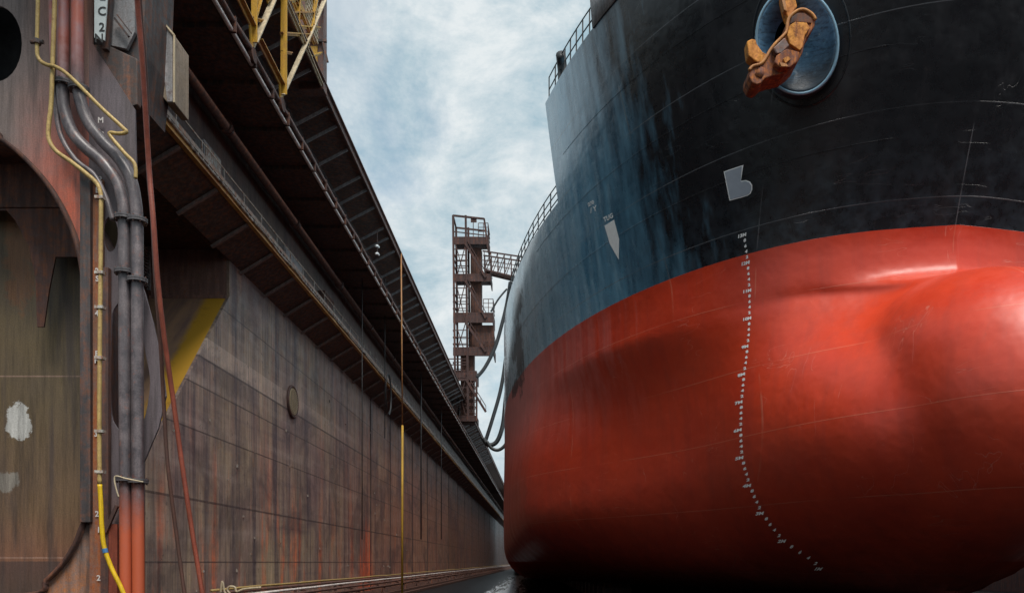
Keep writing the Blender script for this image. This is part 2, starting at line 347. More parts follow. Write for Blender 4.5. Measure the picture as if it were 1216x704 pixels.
def frame_material(name, red):
    m, nt, b = mk(name)
    g = N(nt, 'ShaderNodeNewGeometry'); sep = N(nt, 'ShaderNodeSeparateXYZ'); nt.links.new(g.outputs['Position'], sep.inputs[0])
    Z = sep.outputs[2]; X = sep.outputs[0]
    v = mapv(nt, (1,1,1)); vs = mapv(nt, (2.2,2.2,.16))
    a = noise(nt, v, .5, 5, .6); b1 = noise(nt, v, 2.5, 8, .7); s = noise(nt, vs, 1.0, 6, .65); f = noise(nt, v, 14, 5, .7)
    if red:
        c = mix(nt, ramp(nt, a, [(.3,0),(.7,1)]), (.17,.135,.13), (.23,.165,.14))
        zb = mth(nt,'ABSOLUTE', mth(nt,'SUBTRACT', Z, 11.9))
        k = mth(nt,'MULTIPLY', ramp(nt, mth(nt,'DIVIDE', zb, 3.2), [(.25,1),(1,0)]), mth(nt,'DIVIDE', mth(nt,'ADD', X, 13.3), 1.6, clamp=True))
        k = mth(nt,'MULTIPLY', k, ramp(nt, b1, [(.25,.4),(.55,1)])); k = mth(nt,'MULTIPLY', k, mth(nt,'LESS_THAN', X, -11.25)); c = mix(nt, mth(nt,'GREATER_THAN', X, -11.25), c, (.13,.105,.115)); c = mix(nt, k, c, (.52,.12,.065))
        k2 = mth(nt,'MULTIPLY', ramp(nt, mth(nt,'DIVIDE', Z, 4.5), [(.3,1),(1,0)]), ramp(nt, b1, [(.4,.0),(.6,1)])); c = mix(nt, k2, c, (.42,.14,.03))
        k3 = mth(nt,'MULTIPLY', ramp(nt, mth(nt,'DIVIDE', mth(nt,'SUBTRACT', Z, 14.6), 2.0, clamp=True), [(0,0),(1,1)]), mth(nt,'DIVIDE', mth(nt,'ADD', X, 13.0), 1.0, clamp=True)); c = mix(nt, mth(nt,'MULTIPLY',k3,.6), c, (.42,.15,.08))
    else:
        c = mix(nt, ramp(nt, a, [(.3,0),(.7,1)]), (.115,.085,.055), (.135,.095,.045))
        zl = ramp(nt, mth(nt,'DIVIDE', mth(nt,'SUBTRACT', Z, 1.0), 6.0, clamp=True), [(0,0),(.28,1),(.5,.3),(1,0)])
        c = mix(nt, mth(nt,'MULTIPLY', zl, .55), c, (.24,.09,.055))
        c = mix(nt, mth(nt,'MULTIPLY', mth(nt,'LESS_THAN', Z, 2.62), .7), c, (.05,.035,.035))
        patch = mth(nt,'ADD', mth(nt,'POWER', mth(nt,'DIVIDE', mth(nt,'ADD', X, 14.44), .42), 2.0), mth(nt,'POWER', mth(nt,'DIVIDE', mth(nt,'SUBTRACT', Z, 6.5), .68), 2.0))
        patch = mth(nt,'ADD', patch, mth(nt,'MULTIPLY', mth(nt,'SUBTRACT', b1, .5), 3.2))
        c = mix(nt, ramp(nt, patch, [(.5,1),(.6,0)]), c, mix(nt, f, (.36,.36,.34), (.62,.62,.60)))
        patch = mth(nt,'ADD', mth(nt,'POWER', mth(nt,'DIVIDE', mth(nt,'ADD', X, 14.85), .5), 2.0), mth(nt,'POWER', mth(nt,'DIVIDE', mth(nt,'SUBTRACT', Z, 4.87), .38), 2.0))
        patch = mth(nt,'ADD', patch, mth(nt,'MULTIPLY', mth(nt,'SUBTRACT', b1, .5), 3.2))
        c = mix(nt, mth(nt,'MULTIPLY', ramp(nt, patch, [(.5,1),(.7,0)]), .8), c, (.28,.27,.24))
        patch = mth(nt,'ADD', mth(nt,'POWER', mth(nt,'DIVIDE', mth(nt,'ADD', X, 14.4), .5), 2.0), mth(nt,'POWER', mth(nt,'DIVIDE', mth(nt,'SUBTRACT', Z, 11.1), 1.5), 2.0))
        patch = mth(nt,'ADD', patch, mth(nt,'MULTIPLY', mth(nt,'SUBTRACT', b1, .5), 4))
        c = mix(nt, mth(nt,'MULTIPLY', ramp(nt, patch, [(.5,1),(1,0)]), .75), c, (.20,.085,.035))
        ln = None
        for zz in (7.75, 2.72, 12.6):
            k = mth(nt,'LESS_THAN', mth(nt,'ABSOLUTE', mth(nt,'SUBTRACT', Z, zz)), .018); ln = k if ln is None else mth(nt,'MAXIMUM', ln, k)
        c = mix(nt, mth(nt,'MULTIPLY', ln, .7), c, (.34,.22,.17))
    c = mix(nt, mth(nt,'MULTIPLY', ramp(nt, s, [(.36,1),(.5,0)]), .7), c, (.055,.042,.04))
    c = mix(nt, mth(nt,'MULTIPLY', ramp(nt, f, [(.68,0),(.8,1)]), .4), c, (.4,.33,.28))
    g1 = noise(nt, mapv(nt,(6,6,.5)), 1.0, 9, .78); g2 = noise(nt, v, 30, 5, .8)
    c = mix(nt, .8, c, ramp(nt, g1, [(.30,.4),(.5,1.0),(.72,1.45)]), 'MULTIPLY')
    c = mix(nt, .75, c, ramp(nt, g2, [(.3,.55),(.5,1.0),(.7,1.4)]), 'MULTIPLY')
    nt.links.new(c, b.inputs['Base Color']); b.inputs['Roughness'].default_value = .6
    bump(nt, b, mth(nt,'ADD', mth(nt,'MULTIPLY', b1, .02), mth(nt,'MULTIPLY', f, .006)), .5, 1.0); return m
M['frame'] = frame_material('frame_plate', True)
M['recess'] = frame_material('recess_plate', False)

def slope_material():
    m, nt, b = mk('yellow_knee_plate')
    g = N(nt, 'ShaderNodeNewGeometry'); sep = N(nt, 'ShaderNodeSeparateXYZ'); nt.links.new(g.outputs['Position'], sep.inputs[0]); X = sep.outputs[0]
    v = mapv(nt, (1,1,1)); n1 = noise(nt, v, 1.6, 7, .65); s = noise(nt, mapv(nt,(2.5,.4,.4)), 1.0, 5)
    e = mth(nt,'ADD', mth(nt,'DIVIDE', mth(nt,'ADD', X, 14.15), 1.1), mth(nt,'MULTIPLY', mth(nt,'SUBTRACT', n1, .5), .5), clamp=True)
    c = mix(nt, ramp(nt, s, [(.35,0),(.6,1)]), (.26,.16,.13), (.44,.26,.16))
    c = mix(nt, ramp(nt, e, [(.05,0),(.3,1)]), c, (.60,.32,.03))
    c = mix(nt, mth(nt,'MULTIPLY', ramp(nt, n1, [(.58,0),(.7,1)]), .6), c, (.2,.08,.04))
    nt.links.new(c, b.inputs['Base Color']); b.inputs['Roughness'].default_value = .6; bump(nt, b, n1, .3, .02); return m
M['slope'] = slope_material()

def pipe_material():
    m, nt, b = mk('riser_pipe_paint')
    g = N(nt, 'ShaderNodeNewGeometry'); sep = N(nt, 'ShaderNodeSeparateXYZ'); nt.links.new(g.outputs['Position'], sep.inputs[0]); Z = sep.outputs[2]
    v = mapv(nt, (1,1,1)); n1 = noise(nt, v, 2.2, 7, .65); s = noise(nt, mapv(nt,(5,5,.5)), 1.0, 6, .65)
    zz = mth(nt,'ADD', Z, mth(nt,'MULTIPLY', mth(nt,'SUBTRACT', n1, .5), 2.2))
    c = mix(nt, ramp(nt, n1, [(.35,0),(.65,1)]), (.06,.052,.06), (.17,.14,.145)); fz = noise(nt, v, 26, 7, .8); c = mix(nt, .85, c, ramp(nt, fz, [(.3,.45),(.5,1.0),(.7,1.7)]), 'MULTIPLY')
    c = mix(nt, mth(nt,'MULTIPLY', ramp(nt, noise(nt, v, 4.5, 9, .75), [(.58,0),(.62,1)]), .6), c, (.24,.10,.07))
    c = mix(nt, mth(nt,'MULTIPLY', ramp(nt, s, [(.4,1),(.55,0)]), .5), c, (.05,.045,.05))
    lowm = ramp(nt, mth(nt,'DIVIDE', mth(nt,'SUBTRACT', zz, 3.2), 1.4, clamp=True), [(0,1),(1,0)])
    him = ramp(nt, mth(nt,'DIVIDE', mth(nt,'SUBTRACT', zz, 14.1), 1.4, clamp=True), [(0,0),(1,1)])
    c = mix(nt, lowm, c, (.46,.10,.045)); c = mix(nt, mth(nt,'MULTIPLY', him, .85), c, mix(nt, ramp(nt, n1, [(.4,0),(.6,1)]), (.42,.10,.06), (.32,.15,.15)))
    c = mix(nt, mth(nt,'MULTIPLY', ramp(nt, s, [(.62,0),(.75,1)]), .4), c, (.35,.28,.27))
    nt.links.new(c, b.inputs['Base Color']); nt.links.new(ramp(nt, s, [(.3,.28),(.7,.55)]), b.inputs['Roughness'])
    bump(nt, b, n1, .25, .015); return m
M['riser'] = pipe_material()

def bolster_material():
    m, nt, b = mk('bolster_blue')
    v = mapv(nt, (1,1,1)); n1 = noise(nt, v, 5.0, 8, .7); s = noise(nt, mapv(nt,(1,1,3.5), rot=(0,R(-40),0)), 3.4, 9, .72)
    c = mix(nt, ramp(nt, n1, [(.3,0),(.7,1)]), (.075,.20,.36), (.14,.30,.46))
    c = mix(nt, ramp(nt, s, [(.36,.8),(.52,0)]), c, (.03,.055,.085))
    c = mix(nt, mth(nt,'MULTIPLY', ramp(nt, n1, [(.62,0),(.72,1)]), .8), c, (.42,.55,.62))
    g = N(nt, 'ShaderNodeNewGeometry'); sp_ = N(nt, 'ShaderNodeSeparateXYZ'); nt.links.new(g.outputs['Position'], sp_.inputs[0])
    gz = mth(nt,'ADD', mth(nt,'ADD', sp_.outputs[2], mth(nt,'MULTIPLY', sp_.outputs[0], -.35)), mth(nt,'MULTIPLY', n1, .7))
    c = mix(nt, mth(nt,'MULTIPLY', ramp(nt, mth(nt,'SUBTRACT', gz, 15.35), [(0,1),(.8,0)]), .9), c, (.02,.024,.03))  # painted shade on the lower part of the bolster
    nt.links.new(c, b.inputs['Base Color']); b.inputs['Roughness'].default_value = .4; bump(nt, b, s, .5, .03); return m
M['bolster'] = bolster_material()

def floor_material():
    m, nt, b = mk('wet_dock_floor')
    v = mapv(nt, (1,1,1)); n1 = noise(nt, v, .25, 6, .6); n2 = noise(nt, v, 3, 8, .7); n3 = noise(nt, mapv(nt,(3,.6,1)), 2.0, 4, .6)
    c = mix(nt, ramp(nt, n1, [(.35,0),(.65,1)]), (.010,.010,.012), (.022,.019,.018)); c = mix(nt, mth(nt,'MULTIPLY', ramp(nt, n2, [(.55,0),(.7,1)]), .5), c, (.035,.03,.028))
    nt.links.new(c, b.inputs['Base Color']); nt.links.new(ramp(nt, n1, [(.35,.45),(.62,.8)]), b.inputs['Roughness']); b.inputs['Specular IOR Level'].default_value = .1
    bump(nt, b, mth(nt,'ADD', n3, mth(nt,'MULTIPLY', n2, .4)), .5, .05); return m
M['floor'] = floor_material()

# ------------------------------------------------------------------ setting: dock floor
bm = NB(); box(bm, (-400,-300,-.5), (500,900,0)); tag(link('dock_floor', bm, M['floor']), kind='structure')

# ------------------------------------------------------------------ dock wall (port wing wall)
WX = -13.0; YE = 450.0; LIN = 15.5; HB = 17.9+EYE; HA = 22.5+EYE
wall = empty('dock_wall', (WX, 22, 0), 'long rusty brown steel wing wall of the dock running away on the left of the ship', 'dock wall')
def yz(X, pts): return [Vector((X, y, z)) for (y, z) in pts]
bm = NB()
prism(bm, yz(WX, [(22,0),(YE,0),(YE,LIN),(33.6,LIN),(33.6,13.75),(22,1.25)]), (-.12,0,0))
prism(bm, yz(WX, [(22,LIN),(YE,LIN),(YE,HB),(22,HB)]), (-.12,0,0))
bmesh.ops.remove_doubles(bm, verts=bm.verts, dist=.0005)
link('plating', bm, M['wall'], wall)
# recess behind the opening
bm = NB(); prism(bm, [Vector((WX-.12,33.6,13.75)),Vector((WX-.12,22,1.25)),Vector((-16.3,22,1.25)),Vector((-16.3,33.6,13.75))], (0,.07,-.07)); link('knee_plate', bm, M['slope'], wall)
bm = NB(); box(bm, (WX-.12,33.6,13.5), (-16.3,33.7,LIN+.4)); box(bm, (WX-.1,33.45,13.62), (-16.3,33.6,13.75)); link('recess_end_plate', bm, M['endplate'], wall)
bm = NB(); box(bm, (-16.3,20.3,0), (-16.4,33.7,LIN+.4)); box(bm, (WX-.12,22,LIN+.2), (-16.3,33.6,LIN+.3)); link('recess_back_plate', bm, M['rustdark'], wall)
bm = NB()
for i in range(13): bar(bm, (-16.1,28.2,13.9+i*.13), (-16.1,33.0,13.9+i*.13), .10, .03)
for yy in (28.2,30.6,33.0): box(bm, (-16.15,yy-.05,13.8), (-16.02,yy+.05,15.6))
link('louvre', bm, M['brace'], wall)
# vertical expansion grooves / stiffener bars
for i, yy in enumerate([61.7,69.8,82,93,101,115,128,140,155,172,190,210,235,260,290,330,380]):
    bm = NB(); w = .10 if i < 2 else .14
    box(bm, (WX+.003,yy-w,.0), (WX+.045,yy+w,LIN)); link('seam_bar', bm, M['dark'], wall)
# round cover on the wall
bm = NB(); cc = PX(346.5,477,WX)
ring = [cc+Vector((0,math.cos(a)*.80,math.sin(a)*.80)) for a in [i*2*math.pi/40 for i in range(41)]]
tube(bm, [p+Vector((.05,0,0)) for p in ring], .075, 8, False); vc = link('round_cover_rim', bm, M['rustpipe'], wall, True)
bm = NB(); cyl(bm, cc+Vector((.004,0,0)), cc+Vector((.10,0,0)), .70, 40)
for k in range(-7,8):
    z = k*.09; w = math.sqrt(max(.02,.66**2-z*z)); bar(bm, cc+Vector((.12,-w,z)), cc+Vector((.12,w,z)), .035, .045)
link('round_cover', bm, M['cream'], wall)
# small doubler/lugs scattered on plating
bm = NB()
for i in range(46):
    yy = random.uniform(27,90); zz = random.uniform(1.5,14); s = random.uniform(.02,.05)
    if zz > 13.5*(yy-21)/12: continue
    box(bm, (WX+.002,yy-s,zz-s*1.5), (WX+.05,yy+s,zz+s*1.5))
link('weld_lug', bm, M['galv'], wall)

# upper gallery: soffit, side, deck
deckt = empty('upper_gallery', (-10.3, 22, HA), 'dark cantilevered promenade deck overhanging the top of the rusty wall', 'gallery deck')
bm = NB(); box(bm, (-10.45,16,HB), (-16.5,YE,HB+.12)); link('soffit', bm, M['soffit'], deckt)
for i in range(60):
    yy = 17+i*3.2; bm = NB(); box(bm, (-10.5,yy-.03,HB-.16), (-12.95,yy+.03,HB-.003)); link('soffit_rib', bm, M['soffit'], deckt)
bm = NB(); box(bm, (-12.4,16,HB+.12), (-12.5,YE,HA)); link('inner_bulkhead', bm, M['dark'], deckt)
bm = NB(); box(bm, (-10.3,16,HA), (-16.5,YE,HA+.10)); link('deck_plate', bm, M['soffit'], deckt)
bm = NB(); box(bm, (-10.29,16,HA-.18), (-10.20,YE,HA+.22)); box(bm, (-10.20,16,HA+.12), (-10.06,YE,HA+.17)); link('deck_edge', bm, M['rustpipe'], deckt)
for i in range(66):
    yy = 24.5+i*2.35 + (0.7 if i%3 == 0 else 0)
    bm = NB(); angle_bar(bm, (-12.35,yy,HA-1.15), (-10.4,yy,HA-.12), .16, .03); link('bracket', bm, M['brace'], deckt)
# rail beam along the lower edge of the gallery
rail = empty('gallery_rail', (-10.4, 16, HB), 'pale scuffed steel rail and lumpy brown pipe along the lower gallery edge', 'rail')
bm = NB(); box(bm, (-10.45,16,HB-.10), (-10.30,YE,HB+.14)); link('beam', bm, M['rustdark'], rail)
bm = NB(); tube(bm, [(-10.26,16+i*6,HB-.16) for i in range(73)], .075, 8); link('pale_pipe', bm, M['white_rail'], rail, True)
bm = NB(); tube(bm, [(-10.20+random.uniform(-.02,.02),16+i*1.2,HB+.16+random.uniform(-.03,.03)) for i in range(300)], .09, 8, True, [.075+random.random()*.05 for _ in range(300)]); link('brown_pipe', bm, M['rustpipe'], rail, True)
for i in range(60):
    yy = 21+i*1.9; bm = NB(); box(bm, (-10.36,yy-.05,HB-.25), (-10.1,yy+.05,HB+.27)); link('clip', bm, M['rustdark'], rail)
# longitudinal service pipe under the soffit
sp = empty('service_pipe', (-12.5, 18, 17.45+EYE), 'thick brown service pipe slung under the dark gallery soffit', 'pipe')
bm = NB(); tube(bm, [(-12.45,17,17.3+EYE),(-12.45,YE,17.3+EYE)], .19, 14); link('pipe', bm, M['rustpipe'], sp, True)
for i in range(22):
    yy = 31.8+i*9; bm = NB(); cyl(bm, (-12.45,yy-.09,17.3+EYE), (-12.45,yy+.09,17.3+EYE), .27, 18); cyl(bm, (-12.45,yy+.2,17.3+EYE), (-12.45,yy+.30,17.3+EYE), .23, 18); link('coupling', bm, M['rustpipe'], sp)
for i in range(30):
    yy = 27+i*6; bm = NB(); bar(bm, (-12.45,yy,17.3+EYE), (-12.45,yy,HB), .05); link('hanger', bm, M['dark'], sp)

# walkway shelf
ZW = 13.65+EYE; XE = -11.5
wk = empty('wall_walkway', (XE, 22, ZW), 'narrow walkway shelf with rust and yellow edge bracketed high on the dock wall', 'walkway')
bm = NB(); box(bm, (XE-.42,23.5,ZW-.02), (WX+.002,YE,ZW+.04)); link('walk_plate', bm, M['soffit'], wk)
bm = NB(); prism(bm, [Vector((XE-.05,23.5,ZW-.20)),Vector((WX+.003,23.5,LIN-.25)),Vector((WX+.003,23.5,LIN-.15)),Vector((XE-.05,23.5,ZW-.08))], (0,YE-23.5,0)); link('under_plate', bm, M['soffit'], wk)
bm = NB(); box(bm, (XE-.07,23.5,ZW-.24), (XE,YE,ZW-.02)); box(bm, (XE-.071,23.5,ZW-.26), (XE+.10,YE,ZW-.235)); link('edge_beam', bm, M['edge'], wk)
bm = NB(); box(bm, (XE-.05,23.5,ZW+.20), (XE-.01,YE,ZW+.36)); box(bm, (XE-.40,23.5,ZW+.06), (XE-.34,YE,ZW+.10)); link('kick_plate', bm, M['kick'], wk)
bm = NB(); tube(bm, [(XE+.02+random.uniform(-.02,.02),23.5+i*.9,ZW+.02+random.uniform(-.03,.03)) for i in range(240)], .05, 6, True, [.03+random.random()*.06 for _ in range(240)]); link('edge_cable', bm, M['lumpy'], wk, True)
bm = NB()
for i in range(420):
    yy = 23.7+i*.42; box(bm, (XE-.045,yy-.035,ZW-.02), (XE-.015,yy+.035,ZW+.22))
link('grating_tie', bm, M['galv'], wk); bpy.data.objects['grating_tie']['kind'] = 'stuff'
bm = NB()
for k in (1.05, .62): tube(bm, [(XE-.3,23.5,ZW+k),(XE-.3,YE,ZW+k)], .022, 6)
link('handrail', bm, M['galv'], wk, True)
for i in range(48):
    yy = 24+i*2.0; bm = NB(); bar(bm, (XE-.3,yy,ZW), (XE-.3,yy,ZW+1.07), .045); link('rail_post', bm, M['galv'], wk)
for i in range(48):
    yy = 25.7+i*3.0
    bm = NB(); bar(bm, (XE-.06,yy+.02,ZW-.30), (WX+.02,yy+.02,LIN-.42), .14, .10); link('bracket', bm, M['bracket'], wk)
# side cabinets behind the walkway
for k, (y0, y1, z0, z1) in enumerate([(30,31.6,ZW+.1,ZW+2.2),(39.5,42.5,ZW+.2,ZW+2.0),(47,49,ZW+.1,ZW+2.3)]):
    cb = empty('junction_cabinet', (-12.7,(y0+y1)/2,z0), ['grey cabinet on the walkway nearest the tan hood','grey cabinet on the walkway, middle of the three','rusty brown cabinet on the walkway, farthest of the three'][k], 'cabinet', 'cabinets on the walkway')
    bm = NB(); box(bm, (-12.98,y0,z0), (-12.55,y1,z1)); link('cabinet_body', bm, M[['brace','brace','rustpipe'][k]], cb, False, .02)
    bm = NB(); box(bm, (-12.549,y0+.1,z0+.1), (-12.52,y1-.1,z1-.1)); cd_ = link('cabinet_door', bm, M[['galv','brace','rustdark'][k]], cb)
    bm = NB(); box(bm, (-12.519,y0+.2,(z0+z1)/2-.1), (-12.48,y0+.25,(z0+z1)/2+.1)); link('handle', bm, M['dark'], cd_)

# ------------------------------------------------------------------ near web frame with arched opening
YF = 20.0
fr = empty('web_frame', (-12, YF, 0), 'rust streaked web frame with rounded arch opening and oval holes in the left foreground', 'steel frame')
arch = [(-190,165),(-20,158),(5,168),(32,190),(60,222),(82,260),(96,300),(103,350),(105,420),(105,590),(98,630),(82,662),(58,688),(30,706),(-190,712)]
arch = [tuple(p) for p in [(v.x, v.z) for v in smooth_path([Vector((a,0,b)) for a,b in arch], 5)]]
oval = lambda cx, cy, rx, ry, n=28: [P(cx+rx*math.cos(i*2*math.pi/n), cy+ry*math.sin(i*2*math.pi/n), YF) for i in range(n)]
outer = [(-230,-60),(110,-60),(110,52),(160,130),(165,330),(172,348),(182,385),(192,430),(197,470),(188,508),(171,548),(171,790),(-230,790)]
bm = NB(); prism(bm, [P(a,b,YF) for a,b in outer], (0,.06,0), [[P(a,b,YF) for a,b in arch], oval(-4,52,30,45), oval(131,278,9,21,20), [P(x,y,YF) for x,y in [(v.x,v.z) for v in smooth_path([Vector((a,0,b)) for a,b in [(155,352),(140,360),(132,385),(131,480),(139,508),(156,518),(170,500),(176,475),(178,448),(172,415),(166,370),(155,352)]],4)[:-1]]]])
link('web_plate', bm, M['frame'], fr)
# flange round the arch, going back
bm = NB(); n = len(arch); prev = None
for (a, b) in arch:
    p = P(a,b,YF); cur = (p+Vector((0,-.14,0)), p+Vector((0,2.2,0)))
    q = (bm.verts.new(cur[0]), bm.verts.new(cur[1]))
    if prev: bm.faces.new((prev[0], q[0], q[1], prev[1]))
    prev = q
bmesh.ops.recalc_face_normals(bm, faces=bm.faces)
o = link('arch_flange', bm, M['rustdark'], fr, True); sm_ = o.modifiers.new('t','SOLIDIFY'); sm_.thickness = .09; sm_.offset = 0
bm = NB(); prism(bm, [P(a,b,YF+2.2) for a,b in [(-230,-20),(140,-20),(140,800),(-230,800)]], (0,.06,0)); link('recess_panel', bm, M['recess'], fr)
# deep knee seen through the arch
kn = [(-230,95),(-230,250),(8,250),(18,262),(34,292),(42,330),(44,388),(52,388),(58,345),(66,305),(110,305),(130,180),(60,95)]
bm = NB(); prism(bm, [P(a,b,YF+1.5) for a,b in kn], (0,.05,0)); 
knee = link('inner_knee', bm, M['rustdark'], fr)
bm = NB(); prism(bm, [P(a,b,YF+1.45) for a,b in [(-230,95),(140,95),(140,246),(-230,246)]], (0,.04,0)); link('inner_beam', bm, M['rustdark'], fr)
# back of the oval hole, channel and vertical members on the right half
bm = NB(); box(bm, P(-40,-40,YF+.9), P(110,120,YF+.95)); link('dark_backing', bm, M['black'], fr)
bm = NB(); box(bm, P(100,205,YF-.02), P(107,620,YF-.22)); link('channel', bm, M['dark'], fr, False, .02)
bm = NB(); box(bm, P(108.5,215,YF-.02), P(122,790,YF-.10)); link('number_strip', bm, M['strip'], fr)
bm = NB(); box(bm, P(123,320,YF-.02), P(128.5,790,YF-.16)); link('stiffener', bm, M['rustpipe'], fr)
bm = NB(); 
bar(bm, P(125,632,YF-.2), P(139,600,YF-.2), .08); link('small_brace', bm, M['rustpipe'], fr)
for x in (131,136): bm = NB(); box(bm, P(x,622,YF-.08), P(x+3,790,YF-.16)); link('small_bar', bm, M['hose_red'], fr)
bm = NB()
bm = NB(); box(bm, P(165,344,YF+.07), P(300,790,YF+.12)) if False else None
bm.free()
# upper dark box and plates right of the risers
bm = NB(); prism(bm, [P(a,b,YF+.3) for a,b in [(100,-60),(175,-60),(170,62),(163,120),(135,132),(118,128),(100,60)]], (0,1.5,0)); link('dark_casing', bm, M['dark'], fr)
bm = NB(); prism(bm, [P(a,b,YF+.05) for a,b in [(104,52),(133,56),(163,70),(163,124),(134,134),(104,118)]], (0,.2,0)); link('lower_casing', bm, M['soffit'], fr, False, .02)
bm = NB(); prism(bm, [P(a,b,YF+.15) for a,b in [(128,-60),(160,-60),(160,38),(150,58),(132,54)]], (0,.1,0)); link('slate_panel', bm, M['brace'], fr)
bm = NB(); bar(bm, P(134,-60,YF), P(126,60,YF), .14); bar(bm, P(136,22,YF), P(153,44,YF), .05); bar(bm, P(139,18,YF), P(156,40,YF), .03); link('upright', bm, M['dark'], fr)

# fonts -> mesh helper
def text_tris(s, size=1.0, bold=0.0):
    cu = bpy.data.curves.new('txt', 'FONT'); cu.body = s; cu.size = size; cu.align_x = 'CENTER'; cu.align_y = 'CENTER'; cu.offset = bold*size; cu.resolution_u = 3
    ob = bpy.data.objects.new('txt', cu); COL.objects.link(ob)
    dg = bpy.context.evaluated_depsgraph_get(); me = bpy.data.meshes.new_from_object(ob.evaluated_get(dg))
    vs = [v.co.copy() for v in me.vertices]; fs = [tuple(p.vertices) for p in me.polygons]
    bpy.data.objects.remove(ob); bpy.data.curves.remove(cu); bpy.data.meshes.remove(me); return vs, fs
def flat_text(s, center, size, mat, parent, name, bold=.02, rot=0.0, ax=(1,0,0), up=(0,0,1)):
    vs, fs = text_tris(s, size, bold); bm = NB(); ax = Vector(ax); up = Vector(up); c = Vector(center)
    ca, sa = math.cos(rot), math.sin(rot)
    V = [bm.verts.new(c+ax*(v.x*ca-v.y*sa)+up*(v.x*sa+v.y*ca)) for v in vs]
    for f in fs:
        try: bm.faces.new([V[i] for i in f])
        except ValueError: pass
    return link(name, bm, mat, parent)
for (s, x, y) in (('M',119.5,143),('8',121,160),('2',119,213),('E',115.5,226),('2',115,322),('S',115.5,331),('4',115,372),('E',115,420),('M',115.5,428),('3',114,515),('2',115,610),('1',117,629),('2',117,686)):
    flat_text(s, P(x,y,YF-.13), .19, M['digit'], fr, 'painted_number', .03)
# white board with black characters at the top
sb = empty('number_board', P(120,25,YF-.3), 'white number board with black characters between the riser pipes and dark casing', 'sign')
bm = NB(); prism(bm, [P(a,b,YF-.3) for a,b in [(112,-40),(130,-40),(124,48),(112,45)]], (0,.04,0)); link('board', bm, M['signwhite'], sb)
for (s, y, x) in (('2',33,120.8),('C',14,121),('2',-4,122),('N',46,117.5)): flat_text(s, P(x,y,YF-.31), .30, M['signblack'], sb, 'character', .02)

# tan hood
hd = empty('vent_hood', P(190,120,21.5), 'tan painted steel hood with chamfered top above the near end of the walkway', 'hood')
A = [(171,58),(184,25),(196,29),(207,42),(207,122),(199,122),(171,92)]
bm = NB(); prism(bm, [P(a,b,21.5) for a,b in A], (0,.9,0)); hs_ = link('hood_shell', bm, M['tan'], hd, False, .02)
bm = NB(); prism(bm, [P(a,b,21.4) for a,b in [(155,50),(168,35),(184,25),(171,52),(160,54)]], (0,.9,0)); prism(bm, [P(a,b,21.45) for a,b in [(160,54),(171,52),(171,70),(164,66)]], (0,.5,0)); link('hood_roof', bm, M['cream'], hd)
bm = NB(); bar(bm, P(207,42,21.45), P(207,122,21.45), .04); bar(bm, P(184,25,21.45), P(196,29,21.45), .04); bar(bm, P(196,29,21.45), P(207,42,21.45), .04); link('hood_trim', bm, M['cream'], hs_)
bm = NB(); prism(bm, [P(a,b,21.49) for a,b in [(186,32),(195,31),(205,44),(205,121),(199,121),(192,70)]], (0,-.012,0)); link('hood_side', bm, M['brace'], hd)

# ------------------------------------------------------------------ riser pipes
YP = 19.55
def riser(name, label, path, flanges, r=.143):
    e = empty(name, P(path[0][0], path[0][1], YP), label, 'pipe', 'riser pipes on the web frame')
    bm = NB(); tube(bm, smooth_path([P(a,b,YP) for a,b in path], 6), r, 16); link('pipe_run', bm, M['riser'], e, True)
    for (x, y, tx, ty) in flanges:
        c = P(x,y,YP); d = Vector((tx,0,-ty)).normalized()
        bm = NB(); cyl(bm, c-d*.05, c-d*.005, r+.095, 20); cyl(bm, c+d*.005, c+d*.05, r+.095, 20)
        fl_ = link('flange', bm, M['graypipe'], e)
        for k in range(8):
            bm = NB(); a = k*math.pi/4; s = d.cross(Vector((0,1,0))); q = c+(s*math.cos(a)+Vector((0,1,0))*math.sin(a))*(r+.06)
            cyl(bm, q-d*.085, q+d*.085, .018, 6); link('bolt', bm, M['rustpipe'], fl_)
    return e
riser('riser_pipe', 'left riser pipe bending beside the yellow conduit, red below and dark grey above',
      [(150,790),(149.5,700),(149,560),(148,400),(148,300),(147.5,258),(146,240),(139,216),(122,193),(101,175),(86,157),(77,132),(74.5,105),(75,60),(75,0),(75,-60)],
      [(76,100,0,1),(148,259,0,1),(148,323,0,1),(149,569,0,1)])
riser('riser_pipe', 'right riser pipe next to the number board, with flanges and an S bend',
      [(165,790),(164.5,700),(163.5,560),(163,400),(163,300),(162.5,262),(161,240),(155,212),(141,188),(122,168),(106,147),(97,125),(93,105),(92,80),(92,0),(92,-60)],
      [(93.5,106,0,1),(163,262,0,1),(163,333,0,1),(164,571,0,1)])
riser('riser_pipe', 'thin dark pipe between the two thick risers, curving behind them',
      [(60,-60),(62,60),(66,120),(72,160),(90,190),(112,208),(126,235),(134,262)], [], .06)
